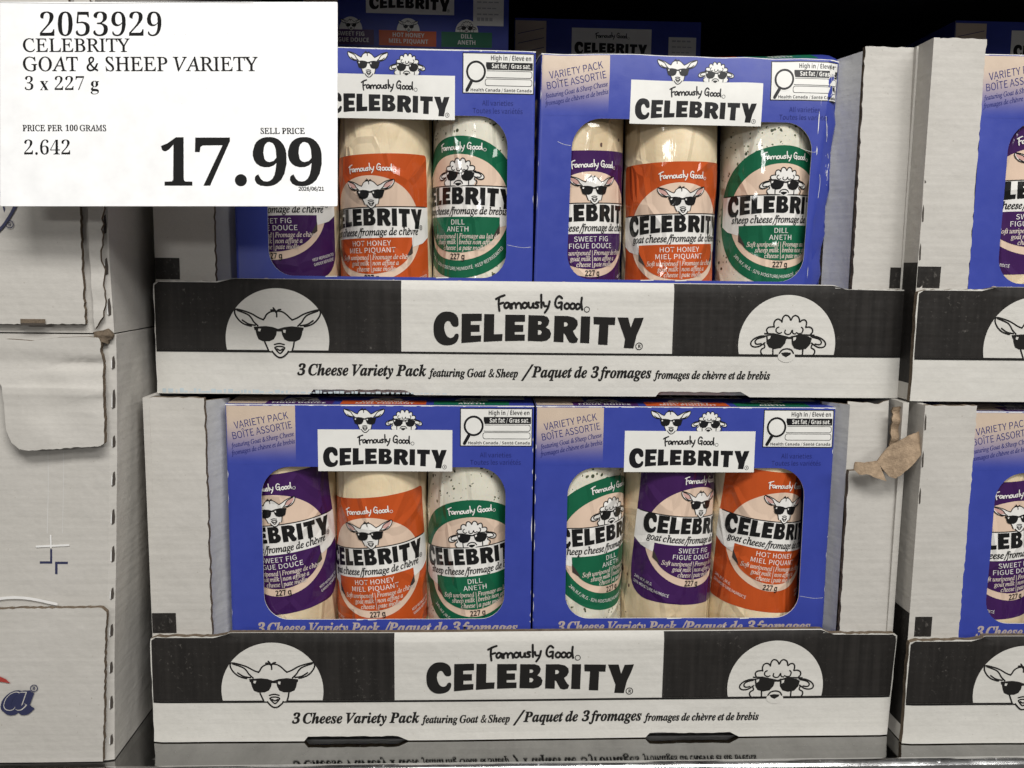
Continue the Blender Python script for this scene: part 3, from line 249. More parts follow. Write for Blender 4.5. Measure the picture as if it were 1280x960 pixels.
JS+1)](M)G(O(n(^(e(Z(Z(O(O(O(f)V(r)V(u)7(|(z)/(k)@(a)V(])m(c*((t*0).*1)B*%)X)9*D)-*W)&*w)/+>)C+X)d+j*$+n*>+k*h+a*t+e*z+l+,+l*r*n*f*n*e+,*^+>*S+M*E+X*5+^){+[)j+P)b+E)[+1)b*x)x*[*B*;*U*$*c)g*h)J*d)-*]({*L(f*4(U
JV+D)%(M)1+8)(+O(z+U(h+Z(h+f*3+f*3+Y)w+U)n+J)d)H+6+?+8+P+0+W*y+Z*y+f+x+f+x+Y+d+S+I+9)3(M
Ja*w(w(O(b(T(U(^(M(k(H))(Q)W(^)u(p*5)0*P)O*c)e*f)v*b*%*S*)*I*0*b*]*b*2(y*4(q*=(p*H(z*U)2*_),*Q(s*8(W*+(Q)o(P)c(X)^(b)c)+)A(])4(S~)6(o)A(s)P)&)l)W)v){)y*>)v*K)o*R)a*Q)O*C)@*,)/)a)&)D)$)$)+(s
Jb*n),(N(b(U(R(_(M(i)4+L)0+V(t+Y(t+f)s+r)L*B)V*N)n*a*,*f*A*a*Q*P*W*@*Y*-*U)l*C)=)}(p)S(U~)5(^)B(b)S(o)a)#)q)D)|)h*%*/)}*>)s*G)g*G)Y*A)O*4)D)v)&(j)*(c
Jc*P)6(N(p(T(a(b(T(r(N)9(Q)Q(X)k(o*4)(*G)>*W)b*f)u*f***b*6*Y*A*J*C*:*?*-*-)})u*%)n*.)k*8)s*O)r*T)i*W)[*S)J*B)8)y).)X)*)9)0(z)6(r)C(l)S(m)^(q)})8*.)0)k(e)Y(W)H(P
Jd*v(x(N(i(P([(X(R(e(L(u(J)/(M)G(c){)%*G)B*])d*f)w*c*(*[*;+L*5+V)}+Y)}+f*{+r*3(t*6(p*>(r*S)3*]),*B(d*+(P)p(O)d(X)_(l)d)+)B([)5(S~)8(p)C(s)R)))n)[)x*$){*?)y*L)r*S)f*S)Y*K)F*4)6)n)*)J)$)-)*(v
Je*K)2(N(x(Q(g(Y(S(r(M)9(T)^(n*1)8*S)Y*d)k*f*(*c*7*U*>*E*>*4*5)|*#)j)e)Y)-)I)*)3)-(})2(u)>(n)H(l)Z(r)w)7*))0)h(e)V(W)E(P~)0)W)M)d)j)|)v*?)v*L)q*T)h*W)[*S)J*@)>*+
Jf)v(+&V&y&W&k&a&b&o&a&}&d(-&l(4($(4(+(/(/(&((&i(3&f(?&n(K(,(W(V({*O(]*O(b*b)$*b)9+=)J+V)_+i*&+r*C+l*L+e*S+U*R+G*K+=*:+9*-+A*)+M*0+a*,+e*#+d)u+])h+D)V*b){*b)y*O)S*O)4(u)#(B(r()(d&p(S&b(@&X
Jg*^),&V(j&X(R&_(B&j(5&}(5(1(<(@(M(L(j(W(Z(d(R(v([)0(y)C(f)S(])c(Z){(c*7(l*E)%*U)F*e)h*f*%*^*;*P*b*P*_*>*F*>*H*&*D)r*<)d**)P)d)@)O)=)0)>)&)6)%)-)+)()o(j)}(a*1(O*5(=*0())w&l)U&[~)D)J)M)K)Y)T)e)f)m)z)p*F)n*M)e*V)X*V)L*O)@*A)7*.)2)r)2)Y)8)M~)1&e)A&g)T&o)_&{)b(0)[(9)R(@(|(Q(_(=(Z(6(Y(((_&x(n&l
Jh+**%(N)o(S)i(Y)e(o)i)0*/*=*-*C*&*F)n*>)d*5)M)q):)E(}(T(H(T)3+D)1+U(t+Y(t+f)r+r)C)x)h*L*&*_*8*f*L*e*[*Y*a*P*b*=*]*)*=(v*A(q*H(r*d)9*m)3*P(f*B(X*4(Q
Ji)w)N+3):+;)2+N):+d)N+l)c+d)k+N)c+;~(t(O(b(T(W(a(U(j(W)#(w*B(q*L(b*M(b*X)Y*f)0(x)3(r);(q)T)4)]).)C(e)5(X
Jj)m)P+3)<+;)4+N)<+d)P+l)f+d)n+N)f+;~(+&U&q&X&b&d&Y&s&Z(%&a(/&i(5&}(2(*(%(*&u(#&j()&e(7&i(?&u(y*=(w*I(d*M(d*X)[*f)/(j(u(1(f&q(P&_(9&V
Jk*o)}(N)n(Q)](b)S(w)F)U)8)J(}(T(H(T)3+D)1+U(t+Y(t+f)r+r)>)d)u*5*%*C*&*P)n*V)n*c*k*c*k*V*U*P)s){*()-*2(t*9(p*B(t*P)0*Z)+*E(c*:(W
Jl)j(o(N(^(Q(V(V(Q(^(N(o)2+M),+W(w+Y(v+f)p+r))(w)+(q)4(q)M)3)V)-)6(](}(P
Jm,:+8(O+%(T*{(Z*v(p*{)1+@*>+=*E+8*F*|*<*c)v*H);*3(T)[(T*-*.*0*A*(*F)u*B)l*;)Q)t)9)?)$(T(K(T(v*B(p*L(a*M(_*X)Z*f)D)v)j*K)z*Y*1*d*N*e*^*Y*d*E*_*+*w*I+3*[+K*f+_*e+i*a+s*Q+s*>+O(w+S(q+](t+s)4+|).+Y(^+L(T
Jn+**((N)p(S)k(Y)f(o)k)0*0*=*-*E*(*F)p*?)g*6)Q)t)9)?)$(T(K(T(v*B(p*L(a*M(_*X)Z*f)D)v)j*K*)*_*C*f*W*a*^*Y*d*E*a*0*?(v*C(q*M(s*c)4*l).*I(]*<(S
Jo*j)8(N(s(U(b(b(T(s(N)9(O)K(X)i(t*:)?*Y)b*f)w*f*2*_*C*S*R*9*U)s*L)M*8)*)w(g)S(S~)<(])H(b)V(r)q)N)z)u*#*9)z*L)p*V)a*U)P*I)B*3)4)i)+)A)&(z)*(h)5(^
Jp*s&}&V&}&c(4&g(=&s(t*2(t*H(_*N(_*X)V*f)I*:)e*U*$*e*9*f*L*]*Y*J*]*$*S)U*?).)}(i)](S)=(O)&(X(t()(r&n(w&f)1&b)1&V~);(^)H(c)X(r)t)I*$)m*)*/*%*>)x*F)f*D)Y*;)E)q),(m)/(d
Jq*m)*&V)*&c):&e)C&m)b(|)H(_)6(R(s(O(a(X(R(m(N)/(S)O(b)s))*G):*U)N*c)m*f)z*a*,*V*/*c*b*c)z&t*$&f*9&b*9&V~);(p)G(s)U)()q)Y){)}*$*@)|*M)u*S)l*T)c*O)L*7)2)W)+);)*)$)0(t
Jr*F(K(T(v*B(p*L(a*M(_*X)Z*f)C)s)h*R*(*f*6*e*=*b*D*R*E*C*A*7*9*.*-*+)}*-)n*:)Z*+)K)j)7)9)$(T
Js*A)4(N(^(Y(T(U(P(P(E(Q(P)@(])>(g(s(o(h(z(a)7(_)B(g)E(n)C),(x)_(l)w(h*1(m*I(w*V)3*d)K*f)u*[*(*e*3*e**)})y*$)n*E)[*U)H*V)?*Q)9*I);*7)e)Y)p)D)t)/)o(q)_(^)H(Q
Jt)q(i(N(U(S(O(Y(J(n(r*N(]*N(]*])$*p)4*|)O+C)c+C)O*a)r*a)m*N)J*N)%(y)((q)0(q)L)7)U)1)3(^)$(S
Ju+*(s(N(](S(R(d(T)+(s*B(m*L(]*M(]*X)W*f).)-)+(t)3(o)E(v)O)$)e)C*(***6*a*j*a*@(y*B(t*K(r*d)4*m).*W(l*D(W*7(P*$(N)r(S)j(_)g(o)o)<)S(r)C(a)3(T
Jv*U(t(N(r)^(n*2(d*J(S*N(S*Y);*e)E*1)H)3)q)g)|*$){*/)l*E)m*X){*e*5*d*?*V*B*I*>*4*2)t)m)D)K(z(}(O
Jw+Q(t(N(r)](n*1(d*J(S*N(S*Y)8*f)=*b)D*=)I)N*2*f*=*f*J)2*q)f*}*)*z*3*k*E*l*X*s*c*}*g+0*f+:*^+A*H+=*4+2)u*_)2**(O)x(N)m)m)%(O
Jx*b(S(M(F(P(;(Z(8(h(<(w(E)#(O)&(m(x(s(z)7)L)%*F(u*P(_*Q(_*[)=*f)K*e)U*T)_*,){*Q*3*b*F*g*X*_*a*M*^*B*W*:*L*6*/*>*(*=)c)p)r)()y(u*,(r*C)/*K))*1(b)t(P)h(N)Y(Q)P(X)H(f);)6(q(Y(h(R
Jy*S(B&U(2&W($&d&|&p(&($(0(,(;(.(_&y(i&{(z(1)-(D)/(P)()4(r*((e*K([*P(N*P(N*[)1*f)8*a)B*B)X)+)x)j)}*&)y*1)h*B)g*S)t*d*%*f*3*d*?*R*=*9*))Z)j)*)D(H(}&y(Z&]
Jz*E)](4)>(;(d(W(Y(V(E(J(>(N(?(T)a*8(t*6(k*0(c)y(V)y(j*a*<*a(x)))6(s)O(I)Y(A)d(B)g(E)^([)e(l)u(r)|(q*-(i*0(S*)(D)s(8
'''
# ---------------------------------------------------------------- helpers
C = scene.collection
MM = 0.001
def lin(h):
    h = h.lstrip('#'); r = [int(h[i:i+2], 16)/255 for i in (0, 2, 4)]
    return tuple((c/12.92 if c <= .04045 else ((c+.055)/1.055)**2.4) for c in r)

class NT:
    def __init__(self, name):
        self.m = bpy.data.materials.new(name); self.m.use_nodes = True
        self.t = self.m.node_tree; self.p = self.t.nodes['Principled BSDF']
    def n(self, kind, **kw):
        nd = self.t.nodes.new(kind)
        for k, v in kw.items():
            if k in nd.inputs: nd.inputs[k].default_value = v
            else: setattr(nd, k, v)
        return nd
    def l(self, a, b): self.t.links.new(a, b)
    def co(self, scale=(1, 1, 1), src='Object', rnd=False):
        tc = self.n('ShaderNodeTexCoord'); mp = self.n('ShaderNodeMapping'); mp.inputs['Scale'].default_value = scale
        if rnd:
            oi = self.n('ShaderNodeObjectInfo'); va = self.n('ShaderNodeVectorMath', operation='SCALE')
            cx = self.n('ShaderNodeCombineXYZ'); cx.inputs[0].default_value = .37; cx.inputs[1].default_value = .21; cx.inputs[2].default_value = .13
            self.l(cx.outputs[0], va.inputs[0]); self.l(oi.outputs['Random'], va.inputs['Scale'])
            ad = self.n('ShaderNodeVectorMath', operation='ADD'); self.l(tc.outputs[src], ad.inputs[0]); self.l(va.outputs[0], ad.inputs[1])
            self.l(ad.outputs[0], mp.inputs[0])
        else:
            self.l(tc.outputs[src], mp.inputs[0])
        return mp.outputs[0]
    def noise(self, vec, scale, detail=3, rough=.55):
        n = self.n('ShaderNodeTexNoise'); n.inputs['Scale'].default_value = scale; n.inputs['Detail'].default_value = detail
        n.inputs['Roughness'].default_value = rough; self.l(vec, n.inputs['Vector']); return n.outputs['Fac']
    def ramp(self, fac, stops):
        r = self.n('ShaderNodeValToRGB'); e = r.color_ramp.elements
        while len(e) < len(stops): e.new(.5)
        for i, (p, c) in enumerate(stops):
            e[i].position = p; e[i].color = (*c, 1) if len(c) == 3 else c
        self.l(fac, r.inputs[0]); return r.outputs[0]
    def mix(self, fac, a, b, mode='MIX'):
        m = self.n('ShaderNodeMix', data_type='RGBA', blend_type=mode)
        for v, s in ((fac, m.inputs[0]), (a, m.inputs[6]), (b, m.inputs[7])):
            if hasattr(v, 'is_output'): self.l(v, s)
            elif isinstance(v, (int, float)): s.default_value = v
            else: s.default_value = (*v, 1)
        return m.outputs[2]
    def bump(self, h, strength, dist, prev=None):
        b = self.n('ShaderNodeBump'); b.inputs['Strength'].default_value = strength; b.inputs['Distance'].default_value = dist
        self.l(h, b.inputs['Height'])
        if prev is not None: self.l(prev, b.inputs['Normal'])
        return b.outputs['Normal']
    def set(self, **kw):
        for k, v in kw.items():
            s = self.p.inputs[k.replace('_', ' ')]
            if hasattr(v, 'is_output'): self.l(v, s)
            elif isinstance(v, tuple): s.default_value = (*v, 1)[:len(s.default_value)]
            else: s.default_value = v
        return self.m

def mat_board(name, col, dark=False):
    """printed or bare corrugated board: flute ribs telegraphing through, fibres, scuffs"""
    t = NT(name); v = t.co(); st = t.co((1, 1, .06))
    fl = t.noise(t.co((9, 9, 330)), 1.0, 1, .4)
    fib = t.noise(t.co((90, 90, 320)), 6, 4, .7); big = t.noise(v, 22, 4, .6)
    if dark:
        sc = t.noise(v, 420, 5, .75); patch = t.noise(v, 30, 3, .6)
        s1 = t.ramp(sc, [(.59, (0, 0, 0)), (.72, (.9, .9, .9))]); s2 = t.ramp(patch, [(.46, (.12,)*3), (.64, (.9,)*3)])
        f = t.mix(1.0, s1, s2, 'MULTIPLY')
        stre = t.ramp(t.noise(st, 260, 2, .6), [(.35, (.80,)*3), (.7, (1.35,)*3)])
        base = t.mix(1.0, col, stre, 'MULTIPLY')
        c = t.mix(f, base, (.15, .138, .125))
    else:
        a = t.ramp(big, [(.3, (.93, .93, .92)), (.7, (1.0, 1.0, 1.0))]); b = t.ramp(fib, [(.3, (.92,)*3), (.65, (1.0,)*3)])
        c = t.mix(1.0, t.mix(1.0, col, a, 'MULTIPLY'), b, 'MULTIPLY')
        sp = t.ramp(t.noise(v, 700, 2, .5), [(.735, (1, 1, 1)), (.77, (.62, .58, .52))])
        c = t.mix(.6, c, t.mix(1.0, c, sp, 'MULTIPLY'))
    n = t.bump(fl, .34, .0006); n = t.bump(big, .55, .0035, n); n = t.bump(fib, .15, .0003, n)
    return t.set(Base_Color=c, Roughness=.62, Normal=n, Specular_IOR_Level=.35 if not dark else .2)

def mat_carton(name, col, col2=None, z0=0, z1=1, spec=.4):
    """coated paperboard with litho print; col2 = printed gradient along local z"""
    t = NT(name); v = t.co(rnd=True)
    c = col
    if col2 is not None:
        sx = t.n('ShaderNodeSeparateXYZ'); t.l(t.co(), sx.inputs[0])
        mr = t.n('ShaderNodeMapRange', interpolation_type='SMOOTHSTEP'); t.l(sx.outputs[2], mr.inputs[0]); mr.inputs[1].default_value = z0; mr.inputs[2].default_value = z1
        c = t.mix(mr.outputs[0], col, col2)
    g = t.ramp(t.noise(v, 60, 4, .6), [(.3, (.94,)*3), (.7, (1.03,)*3)])
    c = t.mix(1.0, c, g, 'MULTIPLY')
    n = t.bump(t.noise(v, 35, 3, .5), .25, .0016); n = t.bump(t.noise(v, 900, 2, .5), .08, .0002, n)
    r = t.ramp(t.noise(v, 120, 4, .6), [(.3, (.30,)*3), (.75, (.44,)*3)])
    return t.set(Base_Color=c, Roughness=r, Normal=n, Specular_IOR_Level=spec)

def wrap_normal(t):
    """vacuum film: fine vertical tension wrinkles and a few broader puckers"""
    w = t.noise(t.co((1, 1, .22), rnd=True), 150, 3, .6); w2 = t.noise(t.co((.8, .8, .5), rnd=True), 55, 2, .5)
    w3 = t.n('ShaderNodeTexVoronoi', feature='DISTANCE_TO_EDGE'); w3.inputs['Scale'].default_value = 46; t.l(t.co((1, 1, .55), rnd=True), w3.inputs['Vector'])
    w3r = t.ramp(w3.outputs['Distance'], [(0, (1, 1, 1)), (.09, (0, 0, 0))])
    n = t.bump(w, .45, .0009); n = t.bump(w2, .75, .0030, n); n = t.bump(w3r, .8, .0008, n)
    return n

def mat_label(name, col):
    t = NT(name); n = wrap_normal(t)
    return t.set(Base_Color=col, Roughness=.5, Coat_Weight=.7, Coat_Roughness=.07, Coat_Normal=n, Normal=n, Specular_IOR_Level=.08)

def mat_cheese(name, col, col2, specks):
    t = NT(name); v = t.co(rnd=True); n = wrap_normal(t)
    c = t.ramp(t.noise(v, 55, 4, .6), [(.3, col), (.7, col2)])
    for sc, thr, scol, amt in specks:
        w = t.noise(v, sc*.7, 2, .5)
        add = t.n('ShaderNodeVectorMath', operation='ADD'); t.l(v, add.inputs[0])
        k = t.n('ShaderNodeVectorMath', operation='SCALE'); k.inputs['Scale'].default_value = .004; t.l(w, k.inputs[0]); t.l(k.outputs[0], add.inputs[1])
        vo = t.n('ShaderNodeTexVoronoi'); vo.inputs['Scale'].default_value = sc; t.l(add.outputs[0], vo.inputs['Vector'])
        sel = t.n('ShaderNodeSeparateColor'); t.l(vo.outputs['Color'], sel.inputs[0])
        lt = t.n('ShaderNodeMath', operation='MULTIPLY'); t.l(sel.outputs[0], lt.inputs[0]); lt.inputs[1].default_value = thr
        less = t.n('ShaderNodeMath', operation='LESS_THAN'); t.l(vo.outputs['Distance'], less.inputs[0]); t.l(lt.outputs[0], less.inputs[1])
        m = t.n('ShaderNodeMath', operation='MULTIPLY'); t.l(less.outputs[0], m.inputs[0]); 
        gt = t.n('ShaderNodeMath', operation='GREATER_THAN'); t.l(sel.outputs[1], gt.inputs[0]); gt.inputs[1].default_value = amt
        t.l(gt.outputs[0], m.inputs[1])
        c = t.mix(m.outputs[0], c, scol)
    n2 = t.bump(t.noise(v, 90, 3, .6), .35, .0015, n)
    return t.set(Base_Color=c, Roughness=.45, Subsurface_Weight=.12, Subsurface_Radius=(.004, .002, .001), Coat_Weight=.85, Coat_Roughness=.09, Coat_Normal=n, Normal=n2)

def mat_plain(name, col, rough=.5, metal=0.0, spec=.4):
    t = NT(name); g = t.ramp(t.noise(t.co(), 80, 3, .6), [(.3, (.93,)*3), (.7, (1.04,)*3)])
    return t.set(Base_Color=t.mix(1.0, col, g, 'MULTIPLY'), Roughness=rough, Metallic=metal, Specular_IOR_Level=spec)

def mat_kraft(name, col):
    t = NT(name); a = t.noise(t.co((1, 1, 1)), 260, 4, .7); b = t.noise(t.co(), 900, 3, .6)
    c = t.mix(1.0, col, t.ramp(a, [(.3, (.66, .64, .62)), (.7, (1.18, 1.15, 1.12))]), 'MULTIPLY')
    n = t.bump(a, .7, .0015); n = t.bump(b, .4, .0004, n)
    return t.set(Base_Color=c, Roughness=.9, Normal=n, Specular_IOR_Level=.1)

def mat_steel(name, col, r0, r1):
    t = NT(name); v = t.co()
    sm = t.noise(t.co((1, .25, 1)), 55, 5, .65); scr = t.noise(t.co((40, 700, 40)), 1.0, 3, .6); sp = t.noise(v, 330, 3, .7)
    r = t.ramp(sm, [(.35, (r0,)*3), (.75, (r1,)*3)])
    r2 = t.mix(t.ramp(sp, [(.66, (0, 0, 0)), (.72, (.8,)*3)]), r, (.6,)*3)
    n = t.bump(scr, .05, .0002); n = t.bump(sm, .05, .002, n)
    return t.set(Base_Color=t.mix(1.0, col, t.ramp(sm, [(.3, (.82,)*3), (.7, (1.05,)*3)]), 'MULTIPLY'), Metallic=1.0, Roughness=r2, Normal=n)

M = dict(
    board=mat_board('grey_white_board', (.565, .54, .50)), white=mat_board('white_board', (.665, .645, .60)), greyboard=mat_board('inner_board', (.56, .56, .57)),
    ink=mat_board('black_printed_board', (.019, .017, .0155), True),
    print=mat_plain('black_print', (.016, .015, .014), .6, 0, .12), kraft=mat_kraft('shaded_kraft_torn_edge', (.17, .135, .10)), liner=mat_kraft('kraft_liner', (.36, .272, .19)), slit=mat_plain('slit_shadow', (.06, .05, .042), .9),  # kraft: edge brown with shade mixed into the colour, darker than liner
    blue=mat_carton('blue_carton', (.040, .060, .335)), cwhite=mat_carton('white_carton_print', (.78, .77, .73)), tan=mat_carton('tan_gradient_print', (.040, .060, .335), (.60, .48, .375), .1435, .170),
    tanflat=mat_carton('tan_print', (.58, .47, .37)), cpurple=mat_carton('purple_carton_print', (.075, .022, .12)), corange=mat_carton('orange_carton_print', (.60, .10, .022)), cgreen=mat_carton('green_carton_print', (.012, .15, .075)),
    navytext=mat_plain('navy_print', (.022, .028, .16), .5, 0, .15), cblack=mat_carton('black_carton_print', (.010, .010, .011), spec=.3), tantext=mat_plain('tan_text_print', (.48, .40, .36), .4), wear=mat_plain('worn_paper_edge', (.80, .79, .77), .8), cin=mat_plain('carton_inside', (.34, .32, .30), .8),
    lpurple=mat_label('purple_label', (.048, .012, .085)), lorange=mat_label('orange_label', (.50, .080, .015)), lgreen=mat_label('green_label', (.008, .115, .054)),
    lwhite=mat_label('white_label', (.80, .78, .74)), lbeige=mat_label('beige_label', (.72, .545, .42)), lblack=mat_label('black_label', (.010, .010, .010)), lpale=mat_label('pale_label_text', (.66, .57, .50)), lgrey=mat_label('label_die_edge', (.05, .04, .035)), pink=mat_label('pink_ear', (.60, .36, .32)),
    fig=mat_cheese('fig_cheese', (.64, .50, .31), (.72, .60, .41), [(150, .30, (.10, .05, .04), .72)]),
    honey=mat_cheese('honey_cheese', (.75, .60, .38), (.82, .69, .48), [(70, .22, (.52, .17, .07), .75)]),
    dill=mat_cheese('dill_cheese', (.68, .65, .53), (.74, .71, .60), [(260, .28, (.05, .06, .03), .38), (420, .32, (.09, .10, .05), .35), (150, .17, (.05, .06, .03), .5)]),
    paper=mat_plain('sign_paper', (.93, .93, .93), .55), toner=mat_plain('black_toner', (.010, .010, .010), .5, 0, .12), papergrey=mat_plain('grey_print', (.45, .45, .45), .6),
    navy=mat_plain('navy_logo_print', (.028, .032, .085), .55), red=mat_plain('red_logo_print', (.36, .045, .035), .55), bluestain=mat_plain('pale_blue_print', (.50, .57, .60), .7), crease=mat_plain('crease_grey', (.60, .585, .56), .8),
    steel=mat_steel('galvanised_steel', (.36, .36, .355), .035, .11), lip=mat_steel('polished_lip', (.80, .80, .80), .12, .25), dark=mat_plain('shade_black', (.010, .010, .012), .7),  # dark: black put in for the unlit depth of the rack
)

# ---------------------------------------------------------------- glyphs
_CH = ''.join(chr(i) for i in range(35, 127) if chr(i) not in '\\\'"~`')
_IX = {c: i for i, c in enumerate(_CH)}
def _dec(s): return [(_IX[s[i]]*len(_CH)+_IX[s[i+1]]-400)/280 for i in range(0, len(s), 2)]
GL = {}
for _ln in GLYPHS.strip('\n').split('\n'):
    _k, _r = _ln[:2], _ln[2:]
    _lo = []
    if len(_r) > 2:
        for _p in _r[2:].split('~'):
            _d = _dec(_p); _lo.append(list(zip(_d[0::2], _d[1::2])))
    GL[_k] = (_dec(_r[:2])[0], _lo)

def tess(loops):
    vs = [Vector((x, y, 0)) for l in loops for x, y in l]
    return [(v.x, v.y) for v in vs], [tuple(t) for t in tessellate_polygon([[Vector((x, y, 0)) for x, y in l] for l in loops])]

def area(l): return .5*sum(l[i-1][0]*l[i][1]-l[i][0]*l[i-1][1] for i in range(len(l)))
def inset(loop, d):
    """move an outline inwards by d (thins a bold letter)"""
    out = []; n = len(loop)
    for i in range(n):
        p0, p, p1 = Vector(loop[i-1]), Vector(loop[i]), Vector(loop[(i+1) % n])
        a, b = (p-p0), (p1-p)
        if a.length < 1e-6 or b.length < 1e-6: out.append(tuple(p)); continue
        a.normalize(); b.normalize()
        na, nb = Vector((-a.y, a.x)), Vector((-b.y, b.x)); m = na+nb
        if m.length < .3: m = na
        m.normalize(); k = max(.5, m.dot(na))
        out.append(tuple(p+m*(d/k)))
    return out
def glyph(font, ch):
    """outline loops in cap-height units, plus advance"""
    if ch == ' ': return (.42 if font == 'R' else .32), []
    acc = None; base = ch
    dec = {'é': ('e', 1), 'è': ('e', -1), 'ê': ('e', 0), 'É': ('E', 1), 'Î': ('I', 0), 'ï': ('i', 0)}
    real = font
    if font == 'R': real = 'I' if ch.isupper() else 'T'
    if real+ch not in GL and ch in dec: base, acc = dec[ch]
    key = real+base
    if key not in GL: key = 'S'+base if 'S'+base in GL else None
    if font in 'JI' and base.isdigit(): key = 'T'+base
    if font == 'J' and base.isupper() and 'J'+base not in GL: key = 'I'+base
    if key is None:
        if ch == ',': return .28, [[(.06, 0), (.18, 0), (.18, -.02), (.1, -.18), (.04, -.18), (.1, 0)]]
        if ch == '.': return .28, [[(.07, 0), (.19, 0), (.19, .13), (.07, .13)]]
        if ch == '·': return .28, [[(.07, .3), (.19, .3), (.19, .42), (.07, .42)]]
        return .3, []
    adv, loops = GL[key]
    loops = [list(l) for l in loops]
    if font == 'R':
        if key[0] == 'I':                       # italic capitals set upright
            loops = [[(x-.30*y, y) for x, y in l] for l in loops]
        elif key[0] == 'T':
            big = max(loops, key=lambda l: abs(area(l))); s = 1 if area(big) > 0 else -1
            loops = [inset(l, (.014 if ch in 'xg' else .026)*s) for l in loops]
    if font == 'R' and ch == '&': adv += .16
    if font in 'JI' and key[0] in 'TS': loops = [[(x+.22*y, y) for x, y in l] for l in loops]
    if acc is not None:
        ys = [p[1] for l in loops for p in l]; xs = [p[0] for l in loops for p in l]; cx = (min(xs)+max(xs))/2+(.08 if font in 'JI' else 0); t = max(ys)+.06
        if acc == 1: loops.append([(cx-.02, t), (cx+.06, t), (cx+.20, t+.20), (cx+.06, t+.20)])
        elif acc == -1: loops.append([(cx+.10, t), (cx+.02, t), (cx-.12, t+.20), (cx+.02, t+.20)])
        else: loops.append([(cx-.2, t), (cx-.1, t), (cx, t+.12), (cx+.1, t), (cx+.2, t), (cx+.05, t+.2), (cx-.05, t+.2)])
    return adv, loops
_tc = {}
def glyph_tris(font, ch, grow=0.0):
    if (font, ch, grow) not in _tc:
        adv, loops = glyph(font, ch)
        if grow and loops:
            big = max(loops, key=lambda l: abs(area(l))); s = -1 if area(big) > 0 else 1
            loops = [inset(l, grow*s) for l in loops]
        # separate outer shapes keep the fill robust: dots and accents are tessellated on their own
        parts = []
        if loops:
            big = max(loops, key=lambda l: abs(area(l))); sg = area(big) > 0
            outs = [l for l in loops if (area(l) > 0) == sg or len(l) < 3]; ins = [l for l in loops if l not in outs]
            if any(l is loops[-1] and ch in 'éèêÉÎ' for l in ins): ins.remove(loops[-1]); outs.append(loops[-1])
            for o in outs:
                ox = [p[0] for p in o]; oy = [p[1] for p in o]
                hs = [h for h in ins if min(ox) <= h[0][0] <= max(ox) and min(oy) <= h[0][1] <= max(oy)]
                parts.append(tess([o]+hs))
        _tc[(font, ch, grow)] = (adv, parts)
    return _tc[(font, ch, grow)]

def catmull(pts, closed=False, k=5):
    n = len(pts); out = []
    if n < 3: return list(pts)
    rng = range(n) if closed else range(n-1)
    for i in rng:
        g = (lambda j: pts[j % n]) if closed else (lambda j: pts[max(0, min(n-1, j))])
        p0, p1, p2, p3 = g(i-1), g(i), g(i+1), g(i+2)
        for j in range(k):
            t = j/k
            out.append(tuple(.5*(2*p1[m]+(p2[m]-p0[m])*t+(2*p0[m]-5*p1[m]+4*p2[m]-p3[m])*t*t+(3*p1[m]-p0[m]-3*p2[m]+p3[m])*t**3) for m in (0, 1)))
    if not closed: out.append(tuple(pts[-1]))
    return out

